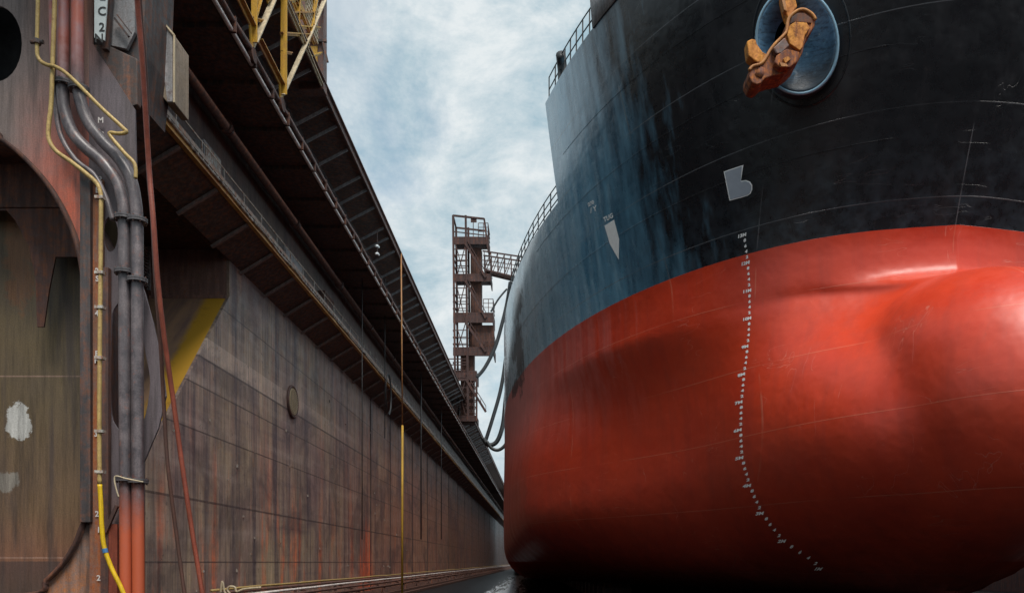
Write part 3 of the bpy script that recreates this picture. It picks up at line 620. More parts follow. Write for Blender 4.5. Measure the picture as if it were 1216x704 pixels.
# conduits
def hose(name, label, cat, path, Y, r, mat, parts=None, group=None, n=6):
    e = empty(name, P(path[0][0], path[0][1], Y), label, cat, group)
    bm = NB(); tube(bm, smooth_path([P(p[0],p[1],p[2] if len(p) > 2 else Y) for p in path], n), r, 8); link('run', bm, mat, e, True)
    return e
c1 = hose('conduit', 'thin cream conduit crossing over both riser pipes in a long diagonal', 'conduit',
     [(46,-60),(45,0),(44,55),(46,70),(55,77),(67,80),(84,92),(120,128),(146,152),(150,157),(142,159),(131,158),(132,163),(148,182),(158,192),(161,200),(161,212)], 19.2, .045, M['conduit'])
bm = NB(); c = P(44,50,19.2); cyl(bm, c+Vector((-.15,0,0)), c+Vector((.15,.0,0)), .05, 10); cyl(bm, c-Vector((0,0,.05)), c+Vector((0,0,.05)), .09, 12); link('clamp', bm, M['dark'], c1)
c2 = hose('conduit', 'cream conduit running down beside the numbered strip to a yellow hose', 'conduit',
     [(66,-60),(65,0),(63,60),(61,120),(58,148),(58,165),(66,179),(84,192),(102,206),(115,218),(119.5,230),(120,245),(119.5,320),(118.5,420),(118,520),(118.5,575)], 19.3, .052, M['conduit'])
for y in (235,324,365,425,512,560):
    bm = NB(); c = P(118.6,y,19.3); box(bm, c-Vector((.10,.07,.035)), c+Vector((.10,.1,.035))); link('clamp', bm, M['galv'], c2)
y3 = hose('yellow_hose', 'bright yellow hose with blue tape curving out at the foot of the frame', 'hose',
     [(118.5,575),(120,600),(121,625),(124,650),(133,675),(145,700),(160,740)], 19.3, .056, M['yellow_hose'])
bm = NB(); cyl(bm, P(124.3,651,19.3), P(125.5,656,19.3), .066, 10); link('tape', bm, plain('blue_tape', (.05,.16,.35), .4), y3)
hose('white_cord', 'short white cord tied round the clamp of the left riser', 'cord', [(170,572),(150,568),(138,565),(136,570),(138,580),(141,590)], 19.15, .018, M['cream'])
hose('hanging_hose', 'thick red rubber hose hanging down in front of the wall opening', 'hose',
     [(160,-80,14.5),(163,0,15),(168,60,15.3),(172,120,15.6),(177,200,16),(182,260,16),(187,330,16.2),(195,400,16.5),(205,470,16.8),(216,550,17),(228,630,17.2),(238,690,17.3),(246,740,17.3)], 16, .05, M['hose_red'], n=5)
hose('hanging_hose', 'second red hose running close against the thick red hose, pale at its top', 'hose',
     [(164,-80,14.6),(166,0,15.1),(171,60,15.4),(174.5,120,15.7),(176,200,16.1),(181,260,16.1),(184.5,330,16.3),(190,400,16.6),(194,470,16.9),(199,550,17.1),(209,630,17.3),(217,690,17.4),(224,740,17.4)], 16, .04, M['hose_brown'], n=5)

# ------------------------------------------------------------------ crane lattice on the rail
cr = empty('yellow_crane_leg', (-10.2, 31.8, HB+.3), 'yellow lattice crane leg standing on the gallery rail', 'crane')
def cz(x, y): return PX(x, y, -10.2)
mem = [((298.5,50),(322.5,-4),'cream',.22),((298.5,50),(298,-60),'yellow',.20),((284,0),(300,33),'edge',.18),((255,-60),(284,0),'edge',.18),
       ((332.6,112),(367,37),'cream',.18),((367,37),(400,-40),'cream',.18),((333,112),(333.5,-60),'yellow',.24),((306,46),(333.5,100),'edge',.18),((332,38),(366,40),'edge',.12),
       ((322,-4),(345,-60),'cream',.22),((338,0),(363,57),'cream',.14),((322,-50),(338,0),'yellow',.14),((363,57),(381,100),'cream',.12)]
mem += [((311,-10),(298.5,33),'yellow',.12),((316,0),(333,-30),'yellow',.12),((298,20),(312,24),'edge',.10),((333,60),(345,62),'edge',.09),((341,-5),(362,46),'yellow',.10),((346,-10),(372,52),'edge',.10),((352,30),(378,32),'yellow',.12),((345,14),(372,14),'edge',.12),((355,-40),(352,30),'yellow',.14),((372,-40),(370,30),'yellow',.14),((340,0),(372,-4),'yellow',.12),((363,57),(382,-40),'yellow',.12),((368,66),(380,62),'yellow',.10)]
for (a, b, mt, w) in mem:
    bm = NB(); angle_bar(bm, cz(*a), cz(*b), w*1.05, .045); link('lattice_member', bm, M[mt], cr)
for (x, y) in ((298.5,52),(333,112)):
    bm = NB(); c = cz(x,y); prism(bm, [c+Vector((0,-.28,.55)),c+Vector((0,.28,.55)),c+Vector((0,.12,-.25)),c+Vector((0,-.12,-.25))], (.05,0,0)); link('gusset', bm, M['yellow'], cr)
    bm = NB(); cyl(bm, c+Vector((-.06,0,-.42)), c+Vector((.12,0,-.42)), .26, 20); link('wheel', bm, M['rustdark'], cr)
bm = NB(); 
for k in range(3):
    a = cz(340+k*9, -6+k*10); box(bm, a+Vector((-.5,-.3,-.04)), a+Vector((.05,.45,.04)))
box(bm, cz(341,-20), cz(350,8)+Vector((-.05,0,0))); box(bm, cz(352,-10)+Vector((.01,0,0)), cz(362,22)+Vector((-.04,0,0)))
link('stair_panel', bm, M['yellow'], cr)
# perforated panel
bm = NB()
p0 = cz(362,20); 
for i in range(9): q = cz(362,20)+Vector((.02,.10+i*.22,.05)); bar(bm, q, q+Vector((0,0,2.2)), .06)
for j in range(10): q = cz(362,20)+Vector((.03,.10,.05+j*.24)); bar(bm, q, q+Vector((0,1.8,0)), .07)
link('perforated_panel', bm, M['cream'], cr)
col = empty('crane_cabin_column', (-10.35, 38.2, HA+.1), 'rusty brown column with yellow panel on the gallery edge against the sky', 'column')
bm = NB(); box(bm, (-11.3,37.6,HA-.3), (-10.12,38.2,HA+9)); link('column_body', bm, M['rustpipe'], col, False, .03)
bm = NB(); box(bm, (-10.9,37.56,HA+.5), (-10.4,37.597,HA+1.7)); link('yellow_panel', bm, M['yellow'], col)
bm = NB(); bar(bm, (-10.9,37.5,HA+1.9), (-9.95,37.5,HA+1.9), .12); bar(bm, (-10.15,37.5,HA+1.95), (-9.9,37.5,HA+.9), .09); bar(bm, (-10.9,37.5,HA+2.4), (-10.1,37.5,HA+4.4), .10); link('side_bracket', bm, M['dark'], col)
# floodlights under the gallery edge
fl = empty('flood_lamp', PX(448,292,-10.6), 'pair of small white lamp heads hanging under the gallery brackets', 'lamp')
bm = NB()
for dz in (0, -.5):
    c = PX(448,292,-10.6)+Vector((0,0,dz)); tube(bm, smooth_path([c+Vector((-.05,-.25,-.12)),c+Vector((0,0,.02)),c+Vector((.05,.25,.0))],4), .07, 8)
link('lamp_head', bm, M['mark'], fl, True); bm = NB(); c = PX(448,292,-10.6); bar(bm, c+Vector((0,0,-.5)), c+Vector((0,0,1.0)), .05); link('lamp_arm', bm, M['dark'], fl)
# drop line
dl = empty('drop_line', (-10.05, 58.6, 0), 'long vertical ochre line hanging from the gallery edge to the floor', 'line')
bm = NB(); tube(bm, [(-10.02,58.6,0),(-10.0,58.6,12.6)], .085, 8); link('lower_hose', bm, M['ochre_rope'], dl, True)
bm = NB(); tube(bm, [(-10.0,58.6,12.6),(-10.1,58.6,HA+.1)], .055, 8); link('upper_hose', bm, M['upper_line'], dl, True)
for (x, a, b, w) in ((457,330,520,.03),(500,430,640,.06),(524,470,640,.05),(430,330,640,.03)):
    pt = PX(x,a,-11.2); pb = PX(x,b,-11.2)
    o_ = empty('drop_cable', pb, {457:'thin black cable left of the ochre line, hanging past the walkway',500:'dark cable hanging right of the ochre line over the wall',524:'farthest dark cable hanging down the shaded wall',430:'hair-thin cable hanging across the walkway left of the coil'}[x], 'cable', 'cables hanging over the wall')
    bm = NB(); tube(bm, [pb, pt], w, 6); link('cable_run', bm, M['cable'], o_, True)
ck = empty('cable_coil', PX(461,455,-11.2), 'round coil of black cable hung under the walkway', 'coil')
bm = NB()
for k in range(3):
    c = PX(461,468,-11.2); rr = 1.15+.05*k
    tube(bm, [c+Vector((.02*k,math.cos(a)*rr*.9,math.sin(a)*rr*1.2)) for a in [i*2*math.pi/28 for i in range(29)]], .03, 6, False)
link('cable_loops', bm, M['cable'], ck, True)

# ------------------------------------------------------------------ pipes on trestles along the wall foot
specs = [(-12.45,1.52,.055,'conduit','uppermost cream pipe of the rack along the wall foot'),(-12.1,1.42,.06,'rustpipe','second brown pipe of the rack along the wall foot'),(-11.75,1.30,.06,'white_rail','pale middle pipe of the rack along the wall foot'),(-11.4,1.12,.07,'rustpipe','brown pipe near the outer side of the rack'),(-11.0,.92,.09,'rustdark','lowest and thickest dark pipe of the rack')]
for (x, z, r, mt, lb) in specs:
    e = empty('floor_pipe', (x,31,z), lb, 'pipe', 'pipes along the wall foot')
    bm = NB(); tube(bm, [(x+random.uniform(-.03,.03),30.5+i*5+(x+12.4)*2,z+random.uniform(-.02,.02)) for i in range(62)], r, 8); link('pipe_run', bm, M[mt], e, True)
tr = None
for i in range(30):
    yy = 33+i*8.0
    if tr is None:
        tr = empty('pipe_trestle', (-11.8,yy,0), 'rusty steel trestle carrying the pipes at the foot of the wall', 'trestle', 'trestles under the floor pipes')
        bm = NB(); bar(bm, (-12.7,yy,1.36), (-10.8,yy,.74), .1); link('cross_bar', bm, M['rustdark'], tr)
        for x, h in ((-12.5,1.3),(-11.2,.86),(-10.85,.75)): bm = NB(); box(bm, (x-.06,yy-.06,0), (x+.06,yy+.06,h)); link('leg', bm, M['rustpipe'], tr)
        trc = list(tr.children)
    else:
        c = tr.copy(); COL.objects.link(c); c.location.y = yy
        for ch in trc: d = ch.copy(); COL.objects.link(d); d.parent = c
bm = NB(); box(bm, (-12.98,28,0), (-10.7,YE,.45)); box(bm, (-10.7,28,0), (-10.4,YE,.25)); tag(link('floor_curb', bm, M['rustdark']), 'low dark rusty curb along the foot of the wall under the pipes', 'curb')
hose('cable_loop', 'small cream loop of cable standing at the near end of the wall foot pipes', 'cable', [(262,704),(264,690),(267,703),(274,706),(270,700),(273,696),(279,697),(281,702),(290,699),(310,697)], 31, .045, M['cream'])

# ------------------------------------------------------------------ far tower
YT = 110.0; S = YT/F
tw = empty('access_tower', P(556,500,YT), 'rusty red steel stair tower rising above the far end of the dock wall', 'tower')
def T(x, y, d=0.0): p = P(x, y, YT); return p+Vector((0, d, 0))
DB = 4.0
bm = NB()
for x in (538,553):
    for d in (0, DB): bar(bm, T(x,256 if x == 538 else 256,d), T(x+3,500,d), .28)
link('mast_post', bm, M['rust_tower'], tw)
bm = NB(); bar(bm, T(575,262), T(580,300), .2); bar(bm, T(575,262,DB), T(580,300,DB), .2); bar(bm, T(538,256), T(575,260), .22); bar(bm, T(538,256,DB), T(575,260,DB), .2); bar(bm, T(575,260), T(575,260,DB), .2); bar(bm, T(538,256), T(538,256,DB), .2); bar(bm, T(538,275), T(580,280), .12); bar(bm, T(553,256), T(553,283), .14); bar(bm, T(562,263), T(562,283), .1); bar(bm, T(538,275,DB), T(580,280,DB), .12); box(bm, T(559,259), T(566,264,.1)); link('top_frame', bm, M['rust_tower'], tw)
for (y0, y1, xr) in ((281,290,580),(325,334,583),(371,383,586),(412,422,587),(440,452,566),(493,500,566)):
    bm = NB(); box(bm, T(538,y0), T(xr,y0+2,DB)); box(bm, T(538,y0+2.2,-.02), T(xr,y1,.12)); box(bm, T(xr-1.2,y0+2.2,.13), T(xr,y1,DB)); link('landing', bm, M['rust_tower'], tw)
bm = NB(); box(bm, T(558,291,1.0), T(571,411,3.0)); box(bm, T(546,413,1.0), T(562,500,3.0)); box(bm, T(560,384,.8), T(586,414,2.8)); link('stair_core', bm, M['rustdark'], tw)
bm = NB()
for k, (ya, yb) in enumerate(((334,290),(382,334),(422,383),(493,450))):
    bm = NB(); bar(bm, T(541,yb), T(553,ya), .12); bar(bm, T(553,yb), T(541,ya), .12); link('cross_brace', bm, M['rust_tower'], tw)
    bm = NB(); bar(bm, T(553,yb,-.1), T(577,ya-4,-.1), .30); bar(bm, T(553,yb-7,-.1), T(577,ya-11,-.1), .10)
    for q in range(5): f = q/4; bar(bm, T(553+24*f,yb-(yb-ya+4)*f,-.1), T(553+24*f,yb-7-(yb-ya+4)*f,-.1), .07)
    link('stair_flight', bm, M['rust_tower'], tw)
for y in (296,303,310,318,342,350,358,366,392,400,408,430,460,470,480): bm = NB(); bar(bm, T(538,y), T(553.5,y), .10); bar(bm, T(538,y), T(538,y,DB), .10); bar(bm, T(538,y,DB), T(553.5,y,DB), .10); link('rung', bm, M['rust_tower'], tw)
bm = NB()
for (y0, xr) in ((325,583),(371,586),(412,587),(281,580)):
    bm = NB()
    for h in (6, 11, 16): bar(bm, T(xr-.5,y0-h), T(xr-.5,y0-h,DB), .08); bar(bm, T(xr-12,y0-h), T(xr-.5,y0-h), .07)
    for x in (xr-12,xr-6,xr-.5): bar(bm, T(x,y0-16), T(x,y0), .09)
    link('guard_rail', bm, M['rust_tower'], tw)
bm = NB()
for (x0, x1, y0) in ((532,556,448),):
    for h in (0,8,15,22): bar(bm, T(x0,y0-h), T(x1,y0-h), .12)
    for x in (532,540,548,556): bar(bm, T(x,y0-22), T(x,y0), .10)
link('guard_rail', bm, M['rust_tower'], tw)
# lattice below the landing, foot
bm = NB()
for k in range(5):
    y = 452+k*8; bar(bm, T(553,y), T(566,y+8), .12); bar(bm, T(566,y), T(553,y+8), .12)
bar(bm, T(566,450), T(566,500), .24); link('foot_lattice', bm, M['rust_tower'], tw)
# gangway
gw = empty('gangway', P(575,320,YT), 'lattice gangway reaching from the rusty tower towards the ship', 'gangway')
bm = NB()
for d in (0, 1.6):
    bar(bm, T(573,298,d), T(640,308,d), .16); bar(bm, T(575,320,d), T(640,336,d), .2); bar(bm, T(574,309,d), T(640,319,d), .08)
    for k in range(9):
        x = 575+k*8; ya = 298+(x-573)*.15; yb = 320+(x-575)*.245; bar(bm, T(x,ya,d), T(x,yb,d), .10); bar(bm, T(x,yb,d), T(x+8,ya+1.2,d), .10)
for k in range(9): x = 575+k*8; bar(bm, T(x,320+(x-575)*.245,0), T(x,320+(x-575)*.245,1.6), .1)
link('truss', bm, M['rust_tower'], gw)
bm = NB(); prism(bm, [T(575,318.5,.1),T(640,334.5,.1),T(640,335.5,.1),T(575,319.5,.1)], (0,1.4,0)); link('walk_deck', bm, M['rustdark'], gw)
# support post so the free end stands behind the hull
bm = NB(); box(bm, (-.8,YT+.2,0), (-.2,YT+.8,EYE+(CY-336)*S)); 
bm.free()
for k, (lb, pts, r) in enumerate((
    ('black hose looping from the ship side down to the tower foot', [(606,335),(602,360),(596,385),(588,412),(576,436),(566,448)], .20),
    ('black hose stretched steeply between hull and gallery edge', [(606,380),(600,430),(594,465),(584,500),(577,522)], .20),
    ('black hose sagging low in the gap between wall and hull', [(604,440),(600,480),(597,505),(590,524),(580,528),(574,520)], .24),
    ('lowest slack hose bridging the gap between wall and hull', [(606,515),(600,528),(592,534),(584,532),(578,524)], .18),
    ('thin stay running up from the tower landing to the gangway', [(583,370),(592,355),(602,343)], .10))):
    hose('slack_hose', lb, 'hose', pts, 108-k*.6, r*1.25, M['cable'], group='hoses between the tower and the ship')

# far end and opposite wall of the dock
bwp = empty('added_wing_wall', (WX, -40, 0), 'unseen rusty wing wall added on the near left to block low sky light', 'dock wall')
bm = NB(); box(bm, (-17,-40,0), (-16.4,19.9,9)); link('plating', bm, M['wall'], bwp)  # out of view, added to keep low sky light off the hull
bg_ = empty('added_gate', (14, -40, 0), 'unseen dark gate added behind the camera to block low sky light', 'gate')
bm = NB(); box(bm, (-17,-41,0), (43,-40,6)); link('gate_or_blocker_panel', bm, M['rustdark'], bg_)  # added light blocker, unseen; darkens the lower hull
fe = empty('dock_gate', (14, YE, 0), 'dark gate closing the far end of the dock', 'gate')
bm = NB(); box(bm, (-13,YE,0), (41,YE+2,17)); link('gate_or_blocker_panel', bm, M['rustdark'], fe)
ow = empty('opposite_wall', (41, 0, 0), 'dark opposite wing wall of the dock beyond the right side of the bow', 'dock wall')
bm = NB(); box(bm, (41,-40,0), (43,YE,12)); link('plating', bm, M['dark'], ow)
bm = NB(); box(bm, (39.5,-40,12), (43,YE,12.3)); link('deck_plate', bm, M['soffit'], ow)

# ------------------------------------------------------------------ the ship
XC = 13.75; YS = 26.4; YAW = R(1.5); LOA = 220.0; BH = 15.5
def prof(z):                       # how far the stem rakes forward above the load line
    return 0.0 if z < 11.2 else 5.3*(math.sqrt(((z-11.2)/11.4)**2+.01)-.1)
def Wf(s, z):
    s = s + prof(z)
    if s <= 0: return 0.0
    r = math.sqrt(s); w = BH*math.sin(min(1, r/6.2)*math.pi/2)*(1-min(1,max(0,(13.6-z)/1.6))*math.exp(-(s+.02)/.26))
    k = min(1, max(0, s/34.0)); b0 = .86*k**.8; zb = 6.0-3.6*k
    e = 1.0 if z >= zb else math.sqrt(max(0, 1-((zb-z)/zb)**2))
    return w*(b0+(1-b0)*e)
BN = 6.0; BW = 5.4; ZC = 6.0
def bulb_h(z):                     # 0..1 fullness over height
    if z > ZC: q = (z-ZC)/4.5; p = 1.5
    else: q = (ZC-z)/5.0; p = 1.6
    return max(0, 1-q**p) if q < 1 else 0.0
def Bf(s, z):                      # s measured from the stem line; the bulb reaches s = -BN
    h = bulb_h(z)
    if h <= 0: return 0.0
    a = (s-1.0)/(BN+1.0)
    if a <= -1: return 0.0
    f = 1-abs(a)**3.0 if a < 0 else 1.0
    v = f - (1-h)
    if v <= 0: return 0.0
    w = BW*v**.56
    if s > 3: w *= max(0, 1-(s-3)/14)
    return w
def sstep(t): t = max(0.0, min(1.0, t)); return t*t*(3-2*t)
def NORM(s, z):
    a = Wf(s+3.6*sstep((10.4-z)/5.2)*sstep((z-.3)/4.0), z); b = Bf(s, z)
    return 0.0 if a+b <= 0 else (a**2.6+b**2.6)**(1/2.6)
FC = {}
def HB_(s, z):
    if z not in FC: FC[z] = (Wf(2.65, z)*(1.0+.04*sstep((10-z)/4)))/max(.01, NORM(2.65, z)) if z > .2 else 1.0
    k = 1.0 if s <= 2.65 else 1-sstep((s-2.65)/15)
    return NORM(s, z)*(1+(FC[z]-1)*k)
def front(z):
    s0 = -prof(z)
    if z < 10.4: s0 = min(s0, -3.6*sstep((10.4-z)/5.2)*sstep((z-.3)/4.0))
    h = bulb_h(z)
    if h > 0:
        sb = 1.0-(BN+1.0)*h**(1/3.0)
        s0 = min(s0, sb)
    return s0
sF = 37.3-YS+.35
NA, NM = 130, 40
def cols(z):
    s0 = front(z); L = [s0+(sF-s0)*(i/NA)**1.9 for i in range(NA+1)]
    L += [sF+(40-sF)*i/NM for i in range(1, NM+1)]; L += [45,55,70,90,120,150,180,205,220]
    return L
def ship2world(u, s, z):           # u to starboard(+X), s aft from the stem line
    c, sn = math.cos(YAW), math.sin(YAW)
    return Vector((XC+u*c-s*sn, YS+s*c+u*sn, z+KEEL))
def side_grid(bm, zs, ilast=None):
    allr = []
    for sg in (-1, 1):
        rows = []
        for z in zs:
            cs = cols(z); cs = cs if ilast is None else cs[:ilast+1]
            rows.append([bm.verts.new(ship2world(sg*(HB_(s, z) if i else 0.0), s, z)) for i, s in enumerate(cs)])
        for a in range(len(rows)-1):
            for i in range(len(rows[0])-1):
                q = (rows[a][i], rows[a][i+1], rows[a+1][i+1], rows[a+1][i])
                try: bm.faces.new(q if sg > 0 else tuple(reversed(q)))
                except ValueError: pass
        allr.append(rows)
    return allr
ZD, ZF = 18.0, 22.6
ship = empty('cargo_ship', ship2world(0, 0, 0), 'huge cargo ship bow with black topsides and red bottom standing in the dry dock', 'ship')
zs = [.0,.03,.12,.28,.5,.8,1.15]+[1.5+.3*i for i in range(20)]+[7.5+.07*i for i in range(50)]+[11.1,11.5,11.9,12.27,12.7,13.2,13.8,14.4,15,15.6,16.2,16.8,17.4,ZD]
zf = [ZD+i*.46 for i in range(11)]
bm = NB()
g = side_grid(bm, zs)
# bottom and transom
for rows, sg in ((g[0],-1),(g[1],1)): pass
b0, b1_ = g[0][0], g[1][0]
for i in range(len(b0)-1):
    try: bm.faces.new((b0[i], b0[i+1], b1_[i+1], b1_[i]))
    except ValueError: pass
for a in range(len(zs)-1):
    bm.faces.new((g[0][a][-1], g[1][a][-1], g[1][a+1][-1], g[0][a+1][-1]))
t0, t1 = g[0][-1], g[1][-1]
for i in range(len(t0)-1):
    try: bm.faces.new((t0[i], t1[i], t1[i+1], t0[i+1]))
    except ValueError: pass
bmesh.ops.remove_doubles(bm, verts=bm.verts, dist=.002); bmesh.ops.recalc_face_normals(bm, faces=bm.faces)
def relax(bm, n=26):
    vs = [v for v in bm.verts if v.co.y < 32 and .4 < v.co.z-KEEL < 11.6]
    for _ in range(n): bmesh.ops.smooth_vert(bm, verts=vs, factor=.5, use_axis_x=True, use_axis_y=True, use_axis_z=True)
relax(bm)
bm.verts.ensure_lookup_table()
vs_ = [v for v in bm.verts if v.co.y < 30 and 8.6 < v.co.z-KEEL < 11.4]
for _ in range(14): bmesh.ops.smooth_vert(bm, verts=vs_, factor=.5, use_axis_x=True, use_axis_y=True, use_axis_z=True)
def smooth_sharp(o, ang=38):
    me = o.data; me.polygons.foreach_set('use_smooth', [True]*len(me.polygons))
    b = bmesh.new(); b.from_mesh(me)
    for e in b.edges:
        if len(e.link_faces) == 2 and e.calc_face_angle(0) > R(ang): e.smooth = False
    b.to_mesh(me); b.free()
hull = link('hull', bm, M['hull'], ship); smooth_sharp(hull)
bm = NB(); g = side_grid(bm, zf, NA)
t0, t1 = g[0][-1], g[1][-1]
for i in range(len(t0)-1):
    try: bm.faces.new((t0[i], t1[i], t1[i+1], t0[i+1]))
    except ValueError: pass
for a in range(len(zf)-1): bm.faces.new((g[0][a][-1], g[1][a][-1], g[1][a+1][-1], g[0][a+1][-1]))
bmesh.ops.remove_doubles(bm, verts=bm.verts, dist=.002); bmesh.ops.recalc_face_normals(bm, faces=bm.faces)
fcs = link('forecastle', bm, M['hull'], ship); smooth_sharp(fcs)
# lookup trees in world space
def tree_of(objs):
    vs, fs = [], []
    for o in objs:
        k = len(vs); off = ROOT[o]
        vs += [v.co+off for v in o.data.vertices]; fs += [tuple(i+k for i in p.vertices) for p in o.data.polygons]
    return BVHTree.FromPolygons(vs, fs)
HT = tree_of([hull, fcs])
def on_hull(x, z, lift=.012):
    """the hull point straight ahead of (x, z)"""
    h, nrm, i, d = HT.ray_cast(Vector((x, 5, z)), Vector((0,1,0)))
    if h is None: return None
    if nrm.y > 0: nrm = -nrm
    return h+nrm*lift
def decal(name, pts2, faces, mat, parent, sub=0.0, lift=.012):
    bm = NB(); V = [bm.verts.new((x, 0, z)) for x, z in pts2]
    for f in faces:
        try: bm.faces.new([V[i] for i in f])
        except ValueError: pass
    if sub:
        bmesh.ops.triangulate(bm, faces=bm.faces)
        for _ in range(8):
            es = [e for e in bm.edges if e.calc_length() > sub]
            if not es: break
            bmesh.ops.subdivide_edges(bm, edges=es, cuts=1); bmesh.ops.triangulate(bm, faces=bm.faces)
    for v in bm.verts:
        h = on_hull(v.co.x, v.co.z, lift)
        if h: v.co = h
    for f in bm.faces: pass
    return link(name, bm, mat, parent)
def hull_text(s, x, z, size, mat, parent, name, bold=.03, shear=0.0):
    vs, fs = text_tris(s, size, bold)
    return decal(name, [(x+v.x, z+v.y+v.x*shear) for v in vs], fs, mat, parent)
# find hull x for a photo pixel: march along the pixel ray
def hit_px(px, py):
    d = P(px, py, 1.0)-Vector((0,0,EYE)); h, nrm, i, dist = HT.ray_cast(Vector((0,0,EYE)), d.normalized()); return h
# draught marks up the shoulder
xs = {13:884,12:888,11:890,10:890,9:888,8:884,7:881,6:880,5:882,4:891,3:906,2:932,1:975}
def mark_x(d):
    i = int(math.floor(d)); i = max(1, min(12, i)); t = d-i
    a = xs[i]; b = xs[i+1]; c0 = xs[max(1,i-1)]; c3 = xs[min(13,i+2)]
    return .5*((2*a)+(-c0+b)*t+(2*c0-5*a+4*b-c3)*t*t+(-c0+3*a-3*b+c3)*t**3)
for k in range(61):
    d = 1+k*.2; px = mark_x(d); py = 675-(d-1)*33-(0 if d < 1.5 else -1.0)*0
    h = hit_px(px, py)
    if h is None: continue
    if abs(d-round(d)) < .05:
        o = hull_text(str(int(round(d)))+'M', h.x-.07, h.z, .145, M['mark'], ship, 'draught_mark', .045)
    else:
        o = hull_text(str(int(round((d-math.floor(d+1e-6))*10))), h.x, h.z, .135, M['mark'], ship, 'draught_mark', .05)
# bulbous bow symbol
def px_poly(pts): return [(h.x, h.z) for h in [hit_px(*p) for p in pts] if h]
bpts = [(859.6,204),(883,196),(874,217),(880,215),(886,214),(891,216),(893.5,220),(893.5,225),(891.5,230),(888,232.5),(880,235),(866.5,238.5)]
q = px_poly(bpts); cxy = (sum(a for a,b in q)/len(q), sum(b for a,b in q)/len(q))
decal('bow_symbol_edge', q, [tuple(range(len(q)))], M['mark'], ship, .4, .012)
def inset(q, d):
    out = []; n = len(q)
    for i in range(n):
        p0, p1, p2 = Vector(q[i-1]), Vector(q[i]), Vector(q[(i+1)%n]); e1 = (p1-p0).normalized(); e2 = (p2-p1).normalized()
        n1 = Vector((e1.y,-e1.x)); n2 = Vector((e2.y,-e2.x)); m_ = (n1+n2); m_ = m_/max(.35, m_.length_squared)*2 if m_.length > .01 else n1
        out.append(tuple(p1+m_*d*.5*1.0 if m_.length < 4 else p1+m_.normalized()*d*2))
    return out
qi = inset(q, .055)
decal('bow_symbol', qi, [tuple(range(len(qi)))], M['bulbmark'], ship, .4, .022)
# TUG arrow and frame number
tq = px_poly([(718,268),(729.5,261),(735.5,284),(735,308.5),(724.5,290)])
decal('tug_arrow', tq, [tuple(range(len(tq)))], M['mark'], ship, .4)
def skew_text(s, px, py, wpx, hpx, slope, name):
    """lettering that follows the curved plating: mapped through pixels at the hull surface"""
    vs, fs = text_tris(s, 1.0, .03); x0 = min(v.x for v in vs); x1 = max(v.x for v in vs); y0 = min(v.y for v in vs); y1 = max(v.y for v in vs)
    pts = []
    for v in vs:
        a = (v.x-x0)/(x1-x0); b = (v.y-y0)/(y1-y0); h = hit_px(px+a*wpx+b*(-1.0), py-a*slope*wpx-b*hpx); pts.append((h.x, h.z))
    return decal(name, pts, fs, M['mark'], ship)
skew_text('TUG', 717.5, 264.5, 11, 6, .55, 'tug_lettering')
skew_text('270', 699, 246, 7, 4.5, .6, 'frame_lettering')
skew_text('/ Y', 701.5, 253.5, 8, 6, .5, 'frame_lettering')

# railings: follow the deck edge
def deck_edge(s, z, inb=.15):
    return ship2world(-(HB_(s, z)-inb), s, z)
def railing(name, ss, z, hgt, mat, rails=(1.0,.55)):
    bm = NB()
    for f in rails: tube(bm, [deck_edge(s, z)+Vector((0,0,hgt*f)) for s in ss], .03, 6)
    for s in ss: p = deck_edge(s, z); bar(bm, p, p+Vector((0,0,hgt)), .055)
    return link(name, bm, mat, ship)
railing('forecastle_railing', [5.9+i*.62 for i in range(8)]+[sF-.1], ZF, 1.15, M['cable'], (1.0,.5))
railing('main_deck_railing', [sF+.4+i*1.1 for i in range(60)], ZD, 1.1, M['cable'], (1.0,.66,.33))
# bulwark forward of the railing
bm = NB(); ss = [-4.4+i*.5 for i in range(21)]
for sg in (-1,):
    pass
prev = None
for s in [front(ZF)+i*(5.9-front(ZF))/24 for i in range(25)]:
    for_ = HB_(s, ZF); a = ship2world(-for_, s, ZF-.05); b = ship2world(-(for_+.12), s-.05, ZF+1.3); c2_ = ship2world(for_, s, ZF-.05); d2_ = ship2world(for_+.12, s-.05, ZF+1.3)
    cur = [bm.verts.new(v) for v in (a, b, c2_, d2_)]
    if prev: bm.faces.new((prev[0], cur[0], cur[1], prev[1])); bm.faces.new((prev[3], cur[3], cur[2], prev[2]))
    prev = cur
o = link('bulwark', bm, M['brace'], ship, True); md = o.modifiers.new('t','SOLIDIFY'); md.thickness = .05
# mooring cowl at the rail
c = deck_edge(sF-1.4, ZF, .35); bm = NB()
tube(bm, smooth_path([c, c+Vector((0,0,.6)), c+Vector((-.05,-.15,.95)), c+Vector((-.1,-.5,1.1))], 5), .22, 10); link('vent_cowl', bm, M['cable'], ship, True)
# hull pad-bars (raised strakes)
def strake(z, s0, s1, n, r, side=-1):
    bm = NB(); pts = []
    for i in range(n+1):
        s = s0+(s1-s0)*(i/n)**1.3; u = HB_(s, z); pts.append(ship2world(side*u, s, z))
    tube(bm, pts, r, 6); return bm
for (z, s0, s1) in ((17.15, .4, 15), (14.75, .2, 24), (19.6, 1.2, 10)):
    link('weld_bead', strake(z, s0-prof(z)+.2, s1, 70, .012), M['hull'], ship)
for (z, s0, s1) in ((17.15, .4, 8), (14.75, .2, 10), (13.4,.3,8)):
    link('weld_bead', strake(z, s0-prof(z)+.2, s1, 30, .012, 1), M['hull'], ship)
